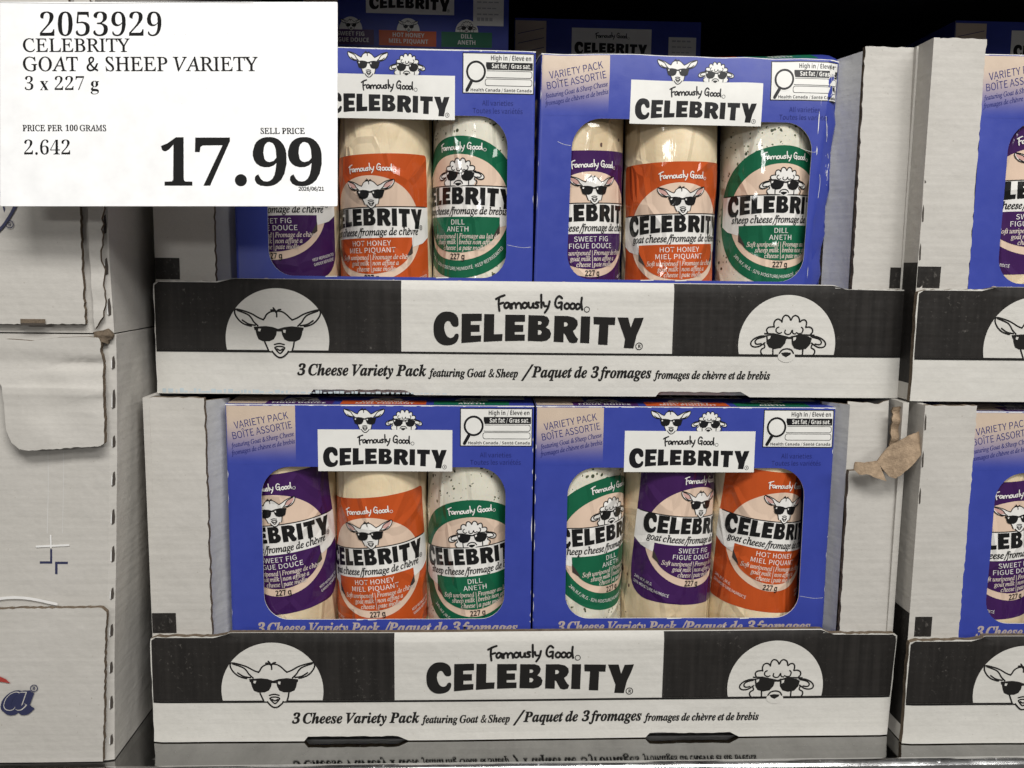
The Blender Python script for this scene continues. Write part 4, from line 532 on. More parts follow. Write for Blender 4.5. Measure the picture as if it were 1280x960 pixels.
class Art:
    """flat artwork: printed shapes on thin ink layers over a sheet; u right, v up, l towards the viewer, all in mm"""
    def __init__(self): self.v = []; self.f = []; self.m = []; self.mats = []; self.seq = 0
    def mi(self, name):
        if name not in self.mats: self.mats.append(name)
        return self.mats.index(name)
    def face(self, pts3, mat):
        b = len(self.v); self.v += pts3; self.f.append(tuple(range(b, b+len(pts3)))); self.m.append(self.mi(mat))
    def poly(self, loops, mat, l):
        vs, ts = tess(loops); b = len(self.v); mi = self.mi(mat)
        self.v += [(x, y, l) for x, y in vs]
        for t in ts:
            a = [vs[i] for i in t]
            if area(a) < 0: t = t[::-1]
            self.f.append(tuple(b+i for i in t)); self.m.append(mi)
    def rect(self, x0, y0, x1, y1, mat, l): self.face([(x0, y0, l), (x1, y0, l), (x1, y1, l), (x0, y1, l)], mat)
    def ngon(self, pts, mat, l): self.face([(x, y, l) for x, y in pts], mat)
    def ell(self, cx, cy, rx, ry, mat, l, n=64): self.ngon([(cx+rx*math.cos(a*2*PI/n), cy+ry*math.sin(a*2*PI/n)) for a in range(n)], mat, l)
    def stroke(self, pts, w, mat, l, smooth=True, closed=False, k=5):
        if smooth: pts = catmull(pts, closed, k)
        elif closed: pts = list(pts)
        self.seq += 1; l = l+(self.seq % 7)*.006
        n = len(pts); mi = self.mi(mat); b = len(self.v); L = []
        for i in range(n):
            if closed: a, c = pts[i-1], pts[(i+1) % n]
            else: a, c = pts[max(0, i-1)], pts[min(n-1, i+1)]
            d = Vector((c[0]-a[0], c[1]-a[1]));
            if d.length < 1e-9: d = Vector((1, 0))
            d.normalize(); nx, ny = -d.y*w/2, d.x*w/2
            L.append((d, (pts[i][0]+nx, pts[i][1]+ny), (pts[i][0]-nx, pts[i][1]-ny)))
        for d, p, q in L: self.v += [(*p, l), (*q, l)]
        for i in range(n if closed else n-1):
            j = (i+1) % n
            self.f.append((b+2*i+1, b+2*j+1, b+2*j, b+2*i)); self.m.append(mi)
        if not closed:
            for i, sgn in ((0, -1), (n-1, 1)):
                d = L[i][0]; a0 = math.atan2(d.y, d.x)+(0 if sgn > 0 else PI)
                ring = [(pts[i][0]+w/2*math.cos(a0+t), pts[i][1]+w/2*math.sin(a0+t), l) for t in (-PI/2, -PI/4, 0, PI/4, PI/2)]
                self.face(ring, mat)
    def text(self, s, font, x, y, h, mat, l, align='l', width=None, sx=1.0, track=0.0, rot=0.0, arc=None, grow=None):
        if grow is None: grow = {'I': .022, 'J': .030, 'R': .010}.get(font, 0.0)
        adv = 0; pos = []
        for ch in s:
            a, parts = glyph_tris(font, ch, grow); pos.append((adv, parts)); adv += a+track
        adv -= track
        if width: sx = width/(adv*h)
        tot = adv*h*sx; x0 = {'l': 0, 'c': -tot/2, 'r': -tot}[align]; mi = self.mi(mat); cr, sr = math.cos(rot), math.sin(rot)
        for off, parts in pos:
            for vs, ts in parts:
                b = len(self.v)
                for px, py in vs:
                    u, v = x0+(off+px)*h*sx, py*h
                    if arc:                        # (radius, centre angle); text reads along the bottom of a circle
                        R, a0 = arc; th = a0+u/R; r = R-v
                        self.v.append((x+r*math.cos(th), y+r*math.sin(th), l))
                    else: self.v.append((x+u*cr-v*sr, y+u*sr+v*cr, l))
                for t in ts:
                    a = [self.v[b+i][:2] for i in t]
                    self.f.append(tuple(b+i for i in (t if area(a) > 0 else t[::-1]))); self.m.append(mi)
        return tot
    def add(self, o, fn=lambda u, v: (u, v), dl=0.0):
        b = len(self.v); self.v += [(*fn(u, v), l+dl) for u, v, l in o.v]
        for f, m in zip(o.f, o.m): self.f.append(tuple(b+i for i in f)); self.m.append(self.mi(o.mats[m]))
    def slab(self, loops, th, front, edge, back=None, l=0.0):
        """a sheet with thickness: front and back faces and its cut edges"""
        self.poly(loops, front, l)
        a = Art(); a.poly(loops, back or front, l-th)
        for i, f in enumerate(a.f): a.f[i] = f[::-1]
        self.add(a)
        for k, lp in enumerate(loops):
            s = area(lp) > 0
            if k: s = not s
            for i in range(len(lp)):
                p, q = lp[i-1], lp[i]
                e = [(*p, l), (*p, l-th), (*q, l-th), (*q, l)]
                self.face(e if s else e[::-1], edge)
    def slice(self, du=None, dv=None, cuts=()):
        bm = bmesh.new(); vs = [bm.verts.new(p) for p in self.v]
        for f, m in zip(self.f, self.m):
            try: fc = bm.faces.new([vs[i] for i in f]); fc.material_index = m
            except ValueError: pass
        for d, ax in ((du, 0), (dv, 1)):
            if not d: continue
            lo = min(p[ax] for p in self.v); hi = max(p[ax] for p in self.v); t = lo+d*.5137
            ts = [q for q in cuts if ax == 0]
            while t < hi: ts.append(t); t += d
            for t in sorted(ts):
                co = Vector((0, 0, 0)); co[ax] = t; no = Vector((0, 0, 0)); no[ax] = 1
                near = [f for f in bm.faces if min(v.co[ax] for v in f.verts) < t < max(v.co[ax] for v in f.verts)]
                ge = set(near)
                for f in near: ge.update(f.edges); ge.update(f.verts)
                if ge: bmesh.ops.bisect_plane(bm, geom=list(ge), dist=1e-5, plane_co=co, plane_no=no)
        out = Art(); out.mats = list(self.mats); bm.verts.index_update()
        out.v = [tuple(v.co) for v in bm.verts]; out.f = [tuple(v.index for v in f.verts) for f in bm.faces]; out.m = [f.material_index for f in bm.faces]
        bm.free(); return out
    def mesh(self, name, fn, smooth=True):
        me = bpy.data.meshes.new(name); me.from_pydata([fn(*p) for p in self.v], [], self.f)
        for k in self.mats: me.materials.append(M[k])
        me.polygons.foreach_set('material_index', self.m)
        if smooth: me.polygons.foreach_set('use_smooth', [True]*len(self.f))
        me.update(); return me

def link(name, me, parent=None, loc=(0, 0, 0), rot=(0, 0, 0)):
    o = bpy.data.objects.new(name, me); C.objects.link(o); o.location = loc; o.rotation_euler = rot
    if parent is not None: o.parent = parent
    return o
def thing(name, label, cat, loc=(0, 0, 0), rot=(0, 0, 0), group=None, me=None):
    o = link(name, me, None, loc, rot); o['label'] = label; o['category'] = cat
    if group: o['group'] = group
    return o
def box_art(x0, x1, y0, y1, z0, z1, mat):
    """raw box as an Art in (x, z, -y) order so the same mapping can place it"""
    a = Art(); P = lambda x, y, z: (x, z, -y)
    for q in (((x0, y0, z0), (x1, y0, z0), (x1, y0, z1), (x0, y0, z1)), ((x1, y1, z0), (x0, y1, z0), (x0, y1, z1), (x1, y1, z1)),
              ((x0, y1, z0), (x0, y0, z0), (x0, y0, z1), (x0, y1, z1)), ((x1, y0, z0), (x1, y1, z0), (x1, y1, z1), (x1, y0, z1)),
              ((x0, y0, z1), (x1, y0, z1), (x1, y1, z1), (x0, y1, z1)), ((x0, y1, z0), (x1, y1, z0), (x1, y0, z0), (x0, y0, z0))):
        a.face([P(*p) for p in q], mat)
    return a
FLAT = lambda u, v, l: (u*MM, -l*MM, v*MM)
def wob(x, z, s, amp, f=1.0):
    return amp*(noise.noise(Vector((x*.013*f+s*7.1, z*.013*f, s*3.3)))+.4*noise.noise(Vector((x*.035*f+s, z*.035*f, s*5.1))))
def rough_line(p, q, step, amp, rnd):
    """points from p to q (q excluded) along a torn or perforated edge"""
    d = Vector((q[0]-p[0], q[1]-p[1])); n = max(1, int(d.length/step)); nv = Vector((-d.y, d.x)).normalized(); out = []
    for i in range(n):
        t = i/n; j = rnd.uniform(-amp, amp) if i else 0
        out.append((p[0]+d.x*t+nv.x*j, p[1]+d.y*t+nv.y*j))
    return out
def torn(pts, rough, step, amp, seed):
    rnd = random.Random(seed); out = []
    for i in range(len(pts)):
        p, q = pts[i], pts[(i+1) % len(pts)]
        out += rough_line(p, q, step, amp, rnd) if i in rough else [p]
    return out
def rrect(x0, y0, x1, y1, r, n=6):
    rs = r if isinstance(r, (tuple, list)) else (r,)*4; o = []
    for (cx, cy, a, q) in ((x0, y0, PI, 0), (x1, y0, 1.5*PI, 1), (x1, y1, 0, 2), (x0, y1, .5*PI, 3)):
        rr = rs[q]; sx = 1 if cx == x0 else -1; sy = 1 if cy == y0 else -1
        if rr == 0: o.append((cx, cy)); continue
        for i in range(n+1): o.append((cx+sx*rr+rr*math.cos(a+i/n*PI/2), cy+sy*rr+rr*math.sin(a+i/n*PI/2)))
    return o

# ---------------------------------------------------------------- marks shared by all packs
WM = {
 'C': [[(262,100),(258,68),(240,48),(212,40),(180,44),(155,65),(141,95),(138,125),(142,160),(158,188),(182,204),(210,207),(238,200),(256,184),(263,160),(258,149),(246,150),(236,165),(220,170),(204,160),(194,138),(191,115),(196,95),(208,86),(219,90),(226,102),(234,112),(248,115),(259,110)]],
 'E': [[(277,50),(376,48),(376,84),(322,86),(322,104),(366,104),(366,138),(323,139),(323,158),(374,156),(373,186),(276,195)]],
 'L': [[(388,50),(438,50),(437,150),(480,148),(478,182),(386,188)]],
 'e': [[(492,52),(590,52),(590,86),(540,87),(540,102),(582,102),(582,136),(540,137),(540,150),(590,150),(590,180),(492,183)]],
 'B': [[(607,53),(680,54),(702,62),(711,80),(706,100),(694,113),(712,124),(721,142),(716,164),(700,178),(675,183),(605,181)],[(655,82),(668,82),(674,90),(668,99),(655,100)],[(655,126),(668,127),(675,137),(668,149),(655,150)]],
 'R': [[(736,55),(800,55),(832,62),(850,78),(853,98),(843,118),(829,129),(840,150),(848,161),(856,168),(850,186),(830,191),(812,186),(800,166),(790,146),(783,141),(783,186),(734,184)],[(784,86),(796,86),(804,95),(798,106),(784,108)]],
 'I': [[(868,56),(914,57),(912,190),(866,188)]],
 'T': [[(930,58),(1040,60),(1038,98),(1006,97),(1004,198),(956,196),(960,96),(932,95)]],
 'Y': [[(1050,60),(1104,60),(1118,110),(1135,62),(1182,60),(1170,98),(1149,148),(1135,214),(1086,212),(1091,168),(1072,118)]]}
FG = [[(450,75),(448,108),(452,140)],[(435,84),(452,74),(476,65)],[(448,108),(470,101)],
 [(500,105),(487,100),(476,112),(480,126),(492,122),(500,106),(501,119),(505,127)],[(512,128),(510,102),(513,110),(522,101),(530,108),(532,126)],[(532,113),(544,101),(554,108),(557,127)],
 [(574,99),(563,108),(565,122),(577,125),(586,114),(583,103),(572,99)],[(592,99),(594,118),(602,124),(612,116),(614,99),(617,123)],[(642,98),(631,97),(627,104),(638,112),(637,122),(624,123)],[(653,60),(654,100),(655,123)],
 [(664,97),(669,114),(680,115)],[(694,92),(687,122),(672,146)],[(754,76),(740,66),(725,82),(722,108),(734,122),(750,114),(753,96),(738,99)],[(753,97),(752,130)],
 [(778,100),(767,110),(770,124),(782,126),(790,115),(786,103),(776,100)],[(806,100),(795,110),(798,124),(810,126),(818,115),(814,103),(804,100)],[(842,106),(830,102),(822,114),(826,127),(838,124),(846,110)],[(850,72),(848,100),(853,130)]]
def wordmark(mat, reg='S'):
    a = Art(); s = 1/1044                                     # unit wide, baseline of the E at v = 0
    for lp in WM.values():
        loops = [[((x-660)*s, (184-y)*s) for x, y in l] for l in lp]
        if lp is WM['C']: loops = [[((x-660)*s, (184-y)*s) for x, y in catmull(lp[0], True, 3)]]
        a.poly(loops, mat, 0)
    cx, cy, r = (1163-660)*s, (184-203)*s, 17*s
    a.stroke([(cx+r*math.cos(t*PI/8), cy+r*math.sin(t*PI/8)) for t in range(16)], 4*s, mat, 0, False, True)
    a.text('R', 'B', cx-.006, cy-.008, .016, mat, 0); return a
def script_mark(mat, w=10):
    a = Art(); s = 1/430
    for p in FG: a.stroke([((x-645)*s, (124-y)*s) for x, y in p], w*s, mat, 0, True, False, 4)
    cx, cy, r = (876-645)*s, (124-129)*s, 13*s
    a.stroke([(cx+r*math.cos(t*PI/6), cy+r*math.sin(t*PI/6)) for t in range(12)], 3.4*s, mat, 0, False, True)
    return a
def mir(p, c=610): return [(2*c-x, y) for x, y in p]
def goat(ink, fill, pink=None, lw=12):
    a = Art(); s = 1/780; P = lambda pts: [((x-610)*s, (675-y)*s) for x, y in pts]
    earL = [(475,380),(430,360),(370,325),(300,300),(235,285),(218,300),(222,335),(250,380),(290,415),(340,435),(425,438)]
    head = [(475,380),(490,365),(510,330),(550,305),(600,298),(650,305),(690,330),(725,365),(745,380),(790,430),(770,560),(738,665),(700,672),(690,690),(650,725),(612,728),(580,705),(555,675),(520,665),(487,585),(440,470),(425,438)]
    if fill:
        a.poly([P(earL)], fill, 0); a.poly([P(mir(earL))], fill, 0); a.poly([P(head)], fill, .004)
    if pink:
        e = [(240,297),(300,318),(365,360),(395,405),(330,410),(270,375),(236,330)]; a.poly([P(e)], pink, .01); a.poly([P(mir(e))], pink, .01)
    for st in ([(480,381),(430,360),(370,325),(300,300),(235,285),(218,300),(222,335),(250,380),(290,415),(340,435),(367,440)], [(240,295),(330,330),(365,360),(390,400),(427,436)], [(285,385),(340,420),(402,432)]):
        a.stroke(P(st), lw*s, ink, .02); a.stroke(P(mir(st)), lw*s, ink, .02)
    for st in ([(475,380),(490,365),(510,330),(550,305),(600,300),(650,305),(690,330),(725,365),(745,380)], [(601,352),(598,310),(570,270)], [(598,314),(575,292),(548,290)], [(600,312),(615,290),(638,284)],
               [(487,585),(503,625),(520,665)], [(757,585),(750,625),(738,665)], [(553,672),(580,705),(612,728),(650,725),(690,692),(702,672)], [(575,610),(620,600),(665,610)],
               [(578,640),(600,628),(640,628),(668,640),(652,668),(625,692),(597,668),(578,640)], [(598,650),(625,664),(652,650)]):
        a.stroke(P(st), lw*s, ink, .02)
    for lens in ([(398,450),(470,443),(560,455),(600,478),(594,520),(572,560),(530,580),(470,580),(430,562),(413,520)], [(640,478),(690,455),(770,443),(842,450),(828,520),(812,560),(770,580),(710,580),(668,562),(648,520)]):
        a.poly([P(lens)], ink, .08)
    a.poly([P([(388,446),(500,438),(560,446),(612,464),(670,446),(740,438),(848,450),(842,478),(760,458),(660,482),(640,488),(600,488),(570,470),(480,456),(396,478)])], ink, .075)
    for h in ([(432,462),(456,464),(446,490),(428,484)], [(658,472),(682,472),(678,502),(658,494)]): a.poly([P(h)], fill or 'white', .13)
    return a
def sheep(ink, fill, lw=13):
    a = Art(); s = 1/740; c = 665; P = lambda pts: [((x-c)*s, (775-y)*s) for x, y in pts]
    wool = [(455,552),(443,520),(460,495),(500,488),(517,490),(512,460),(522,428),(550,412),(578,422),(592,440),(598,400),(620,375),(650,380),(670,402),(680,422),(695,390),(720,375),(750,387),(764,412),(768,438),(790,420),(820,418),(838,445),(832,490),(870,488),(898,505),(902,535),(885,557)]
    ear = [(440,580),(380,582),(320,610),(292,645),(298,675),(330,688),(380,680),(432,645)]
    if fill:
        a.poly([P(wool+[(905,640),(915,720),(890,770),(720,778),(680,800),(640,800),(590,778),(410,770),(395,720),(430,640)])], fill, 0)
        a.poly([P(ear)], fill, .004); a.poly([P(mir(ear, c))], fill, .004)
    W = [wool[i:j] for i, j in ((0, 5), (4, 10), (9, 16), (15, 21), (20, 24), (23, 28))]
    for st in W: a.stroke(P(st), lw*s, ink, .02)
    for st in ([(562,490),(540,505),(540,535),(570,552),(592,543)], [(630,520),(625,545),(650,562),(680,555),(695,524)], [(700,520),(708,550),(732,556)], [(790,490),(806,510),(796,545),(766,554),(740,543)]): a.stroke(P(st), lw*.9*s, ink, .02)
    for st in (ear, [(425,588),(360,605),(333,635),(350,660),(395,655)], [(425,660),(432,690),(402,710),(395,738),(412,768)], [(515,700),(517,768)]):
        a.stroke(P(st), lw*s, ink, .02); a.stroke(P(mir(st, c)), lw*s, ink, .02)
    a.stroke(P([(582,748),(608,716),(655,704),(700,716),(722,748)]), lw*s, ink, .025)
    a.poly([P([(598,746),(640,737),(700,742),(692,762),(650,788),(615,772)])], ink, .05)
    ln = [(440,570),(520,562),(610,572),(648,592),(634,650),(595,696),(530,708),(475,692),(448,650)]
    a.poly([P(ln)], ink, .08); a.poly([P([(x+252, y+6) for x, y in ln])], ink, .085)
    a.poly([P([(420,548),(520,550),(672,586),(780,556),(925,560),(925,576),(780,572),(690,606),(640,606),(520,566),(420,564)])], ink, .075)
    for h in ([(455,582),(486,576),(480,602),(460,614)], [(712,592),(742,586),(736,614),(714,626)]): a.poly([P(h)], fill or 'white', .13)
    return a
def place(dst, src, x, y, w, dl, rot=0.0):
    cr, sr = math.cos(rot)*w, math.sin(rot)*w
    dst.add(src, lambda u, v: (x+u*cr-v*sr, y+u*sr+v*cr), dl)

# ---------------------------------------------------------------- labels and logs
def label_art(fl):
    col, cm = {'fig': ('lpurple', 0), 'honey': ('lorange', 0), 'dill': ('lgreen', 1)}[fl]
    a = Art(); W = 36
    if fl == 'dill':
        a.ngon([(38*math.cos(t*PI/40), 37.5*math.sin(t*PI/40)) for t in range(80)], col, 0)
    elif fl == 'fig': a.ngon(rrect(-W, -38, W, 39, (12, 12, 3, 3)), col, 0)
    else: a.ngon(rrect(-W, -40, W, 39, 2), col, 0)
    a.ell(0, 0, 29.5, 28, 'lbeige', .05, 90)
    a.rect(-W, -4.8, W, 11.3, 'lwhite', .10); a.poly([[(22.8, -4.8), (W, -4.8), (31, -8), (23.6, -10)]], 'lwhite', .11); a.poly([[(-W, -4.8), (-22.8, -4.8), (-23.6, -10), (-31, -8)]], 'lwhite', .11)
    a.stroke([(-34, 11.4), (34, 11.4)], .55, 'lblack', .14, False)
    low = [(-23.3, -4.8), (23.3, -4.8), (23.3, -9.5)]+[(23.3*math.cos(t)*.97, -9.5+14.3*math.sin(t)) for t in [-.16-i*(PI-.32)/24 for i in range(25)]]+[(-23.3, -9.5)]
    a.poly([low[::-1]], col, .14)
    for s in (1, -1):
        tri = [(s*23.4, -8.6), (s*23.4, -13.2), (s*18.8, -16.6), (s*20.5, -13.2)]
        a.poly([tri if s < 0 else tri[::-1]], 'lgrey', .17)
    a.add(wordmark('lblack'), lambda u, v: (u*61.5, 1.7+v*61.5*1.17), .20)
    t2 = 'sheep cheese/fromage de brebis' if fl == 'dill' else 'goat cheese/fromage de chèvre'
    a.text(t2, 'I', 0, -3.4, 3.7, 'lblack', .20, 'c', width=55, grow=.034)
    n1, n2 = {'fig': ('SWEET FIG', 'FIGUE DOUCE'), 'honey': ('HOT HONEY', 'MIEL PIQUANT'), 'dill': ('DILL', 'ANETH')}[fl]
    a.text(n1, 'S', 0, -8.9, 2.65, 'lwhite', .20, 'c', sx=1.08, track=.02); a.text(n2, 'S', 0, -12.6, 2.65, 'lwhite', .20, 'c', sx=1.08, track=.02)
    an = ('sheep milk', 'Fromage au lait de', 'brebis non affiné') if fl == 'dill' else ('goat milk', 'Fromage de chèvre', 'non affiné à')
    for i, (p, q) in enumerate((('Soft unripened', an[1]), (an[0], an[2]), ('cheese', 'à pâte molle' if fl == 'dill' else 'pâte molle'))):
        a.text(p, 'I', -.9, -16.2-3.1*i, 2.5, 'lpale', .20, 'r', sx=.80); a.text(q.replace('â', 'a').replace('à', 'a'), 'I', .9, -16.2-3.1*i, 2.5, 'lpale', .20, 'l', sx=.80)
    a.stroke([(0, -13.8), (0, -23)], .28, 'lpale', .20, False)
    a.text('227 g', 'B', 0, -27.4, 3.1, 'lblack', .20, 'c', sx=.78)
    place(a, script_mark('lwhite', 9.5), 1, 30.4, 25, .20)
    if fl == 'dill':
        place(a, sheep('lblack', 'lwhite', 16), 1, 11.7, 26, .20)
        a.text('24% M.F./M.G. · 52% MOISTURE/HUMIDITÉ · KEEP REFRIGERATED', 'S', 0, 0, 1.75, 'lwhite', .20, 'c', arc=(33.3, -PI/2), sx=.82)
    else:
        place(a, goat('lblack', 'lwhite', 'pink', 14), 1, 12.6, 26, .20)
        a.text('24% M.F./M.G.', 'S', -33, -27.2, 1.6, 'lwhite', .20, 'l', rot=-.2, sx=.8); a.text('52% MOISTURE/HUMIDITÉ', 'S', -33.4, -30.2, 1.6, 'lwhite', .20, 'l', rot=-.2, sx=.8)
        a.text('KEEP REFRIGERATED', 'S', 34, -26.2, 1.5, 'lwhite', .20, 'r', rot=.22, sx=.72); a.text('GARDER RÉFRIGÉRÉ', 'S', 34, -28.9, 1.5, 'lwhite', .20, 'r', rot=.22, sx=.72)
    return a.slice(du=2.0, dv=4)
LAB = {k: label_art(k) for k in ('fig', 'honey', 'dill')}
LOGR, LOGL = 25.5, 157.0
def log_radius(th, z, s):
    e = min(z, LOGL-z); r = LOGR
    if e < 9: r *= math.sqrt(max(.0, 1-((9-e)/9)**2))*.22+.78
    k = noise.noise(Vector((math.cos(th)*1.1+s*9.7, math.sin(th)*1.1, z*.022)))*.8+noise.noise(Vector((math.cos(th)*3.1+s*4.7, math.sin(th)*3.1, z*.06)))*.42
    return r+k
CHEESE_N = {}
def cheese_log(fl, x, y, z, zc, turn, tilt, label, seed, group, dz=0):
    """zc: height of the label centre above the log's foot (mm); turn: degrees the label is turned; tilt: skew of the label"""
    t = thing('cheese_log', label, 'cheese', (x, y, z), (0, 0, 0), group)
    v, f = [], []; nz, na = 60, 72
    zs = [LOGL*i/nz for i in range(nz+1)]; zs = [0, .6, 1.6, 3, 5, 7]+[q for q in zs if 8 < q < LOGL-8]+[LOGL-7, LOGL-5, LOGL-3, LOGL-1.6, LOGL-.6, LOGL]
    for q in zs:
        for i in range(na):
            th = 2*PI*i/na; r = log_radius(th, q, seed); v.append((r*math.sin(th)*MM, -r*math.cos(th)*MM, q*MM))
    for j in range(len(zs)-1):
        for i in range(na): f.append((j*na+i, j*na+(i+1) % na, (j+1)*na+(i+1) % na, (j+1)*na+i))
    f.append(tuple(range(na))[::-1]); f.append(tuple((len(zs)-1)*na+i for i in range(na)))
    me = bpy.data.meshes.new('cheese'); me.from_pydata(v, [], f); me.materials.append(M[fl]); me.polygons.foreach_set('use_smooth', [True]*len(f)); me.update()
    link('cheese', me, t)
    ct, st = math.cos(math.radians(tilt)), math.sin(math.radians(tilt)); t0 = math.radians(turn)
    def fn(u, w, l):
        uu, ww = u*ct-w*st, u*st+w*ct
        th = t0+uu/LOGR; q = zc+ww; r = log_radius(th, q, seed)+.12+l*1.7
        return (r*math.sin(th)*MM, -r*math.cos(th)*MM, q*MM)
    link('label', LAB[fl].mesh('label', fn), t)
    return t

# ---------------------------------------------------------------- product cartons
BW, BH, BD = 161.0, 175.0, 57.0
VS = 1.045
WIN = rrect(17.5, -112.0, 146.5, -31.4, (13, 13, 15, 15), 8)
def front_art():
    a = Art(); a.slab([[(0, -BH/VS), (BW, -BH/VS), (BW, 0), (0, 0)], WIN[::-1]], .6, 'blue', 'wear', 'cin')
    a.poly([[(.4, -30.2), (36, -30.2), (36, -29), (36, -.4), (.4, -.4)]], 'tan', .05)
    a.poly([[(47.5, -33.6), (118, -33.6), (118, -12.2), (47.5, -12.2)]], 'cwhite', .08)
    place(a, wordmark('cblack'), 82.6, -30.1, 65, .12); place(a, script_mark('cblack', 11), 82.0, -18.9, 28, .12)
    place(a, goat('cblack', 'cwhite', None, 16), 71.8, -12.2, 21.0, .12); place(a, sheep('cblack', 'cwhite', 17), 92.6, -12.2, 18.8, .12)
    # printed nutrition symbol
    a.rect(122, -20.6, 160.3, -.9, 'cblack', .06); a.rect(122.5, -20.1, 159.8, -1.4, 'cwhite', .08)
    a.text('High in / Élevé en', 'B', 158.8, -4.4, 2.25, 'cblack', .12, 'r', sx=.82)
    a.rect(134.5, -9.0, 159.5, -5.4, 'cblack', .12); a.text('Sat fat / Gras sat.', 'B', 158.7, -8.25, 2.25, 'cwhite', .16, 'r', sx=.80)
    for k in (0, 1): 
        y = -12.9-k*3.9; a.ngon(rrect(134.0, y, 159.3, y+3.5, 1.2, 4), 'cblack', .12); a.ngon(rrect(134.3, y+.3, 159.0, y+3.2, 1.0, 4), 'cwhite', .14)
    a.ell(129.2, -10.0, 5.9, 5.9, 'cwhite', .15, 32); a.ell(129.2, -10.0, 5.3, 5.3, 'cblack', .17, 32); a.ell(129.2, -10.0, 4.2, 4.2, 'cwhite', .19, 32); a.stroke([(127.0, -14.4), (124.4, -19.0)], 1.7, 'cblack', .19, False)
    a.text('Health Canada / Santé Canada', 'B', 159.2, -19.5, 1.5, 'cblack', .12, 'r', width=33)
    a.text('All varieties', 'S', 141, -26.2, 2.4, 'navytext', .10, 'c', sx=.95); a.text('Toutes les variétés', 'S', 141, -30.0, 2.4, 'navytext', .10, 'c', sx=.95)
    r = math.radians(11)
    a.text('VARIETY PACK', 'S', 4.6, -12.2, 3.6, 'navytext', .10, width=28.5, rot=r); a.text('BOÎTE ASSORTIE', 'S', 3.2, -17.6, 3.6, 'navytext', .10, width=32, rot=r)
    a.text('featuring Goat & Sheep Cheese', 'I', 3.0, -21.8, 2.3, 'navytext', .10, width=33, rot=r); a.text('fromages de chèvre et de brebis', 'I', 3.0, -25.6, 2.3, 'navytext', .10, width=33.5, rot=r)
    a.text('3 Cheese Variety Pack', 'J', 13, -119.2, 5.4, 'tantext', .10, width=66); a.text('/Paquet de 3 fromages', 'J', 81, -119.2, 5.4, 'tantext', .10, width=73)
    return a.slice(du=5, dv=7, cuts=(.4, .9, 1.5, BW-.4, BW-.9, BW-1.5, BW-8, BW-10.5, BW-12.3))
def top_art():
    a = Art(); a.slab([[(0, 0), (BW, 0), (BW, BD), (0, BD)]], .6, 'blue', 'wear', 'cin')
    a.rect(.4, 2, 27, BD-2, 'tanflat', .05); a.rect(49, 25.5, 118, 50, 'cwhite', .08)
    for i in range(5): a.stroke([(3, 12+i*8), (25, 17+i*8)], .5, 'navytext', .09, False)
    place(a, wordmark('cblack'), 83, 29.8, 63, .12); place(a, script_mark('cblack', 11), 83, 42.5, 28, .12)
    for x, sp in ((37, 0), (82, 0), (128, 1)):
        a.ngon([(x+9*math.cos(t*PI/24), 13+9.5*math.sin(t*PI/24)) for t in range(25)], 'cwhite', .08)
        place(a, (sheep if sp else goat)('cblack', 'cwhite', *((17,) if sp else (None, 16))), x, 13, 15, .12)
    a.rect(20, 1.5, 55, 13, 'cpurple', .07); a.rect(59, 1.5, 104, 13, 'corange', .07); a.rect(108, 1.5, 148, 13, 'cgreen', .07)
    for x, p, q in ((37, 'SWEET FIG', 'FIGUE DOUCE'), (82, 'HOT HONEY', 'MIEL PIQUANT'), (128, 'DILL', 'ANETH')):
        a.text(p, 'B', x, 8.2, 3.2, 'cwhite', .12, 'c', sx=.95); a.text(q, 'B', x, 3.6, 3.2, 'cwhite', .12, 'c', sx=.95)
    a.rect(133, 18, 157, 44, 'cwhite', .14)                     # date sticker
    for k, (h, w) in enumerate(((1.4, 17), (.9, 18), (.9, 16), (1.0, 18), (2.6, 13))):
        for j in range(4): a.rect(136+j*w/4, 40-k*4.6, 136+j*w/4+w/5.2, 40-k*4.6+h, 'papergrey', .18)
    return a.slice(du=8, dv=10)
FRONT = front_art(); TOP = top_art()
def shell_art():
    a = Art(); t = .8
    for b in ((0, .6, 0, BD, 0, BH), (BW-.6, BW, 0, BD, 0, BH), (.6, BW-.6, BD-.6, BD, 0, BH), (.6, BW-.6, .0, BD-.6, 0, .6)): a.add(box_art(*b, 'blue'))
    return a.slice(du=None, dv=8)
SHELL = shell_art()
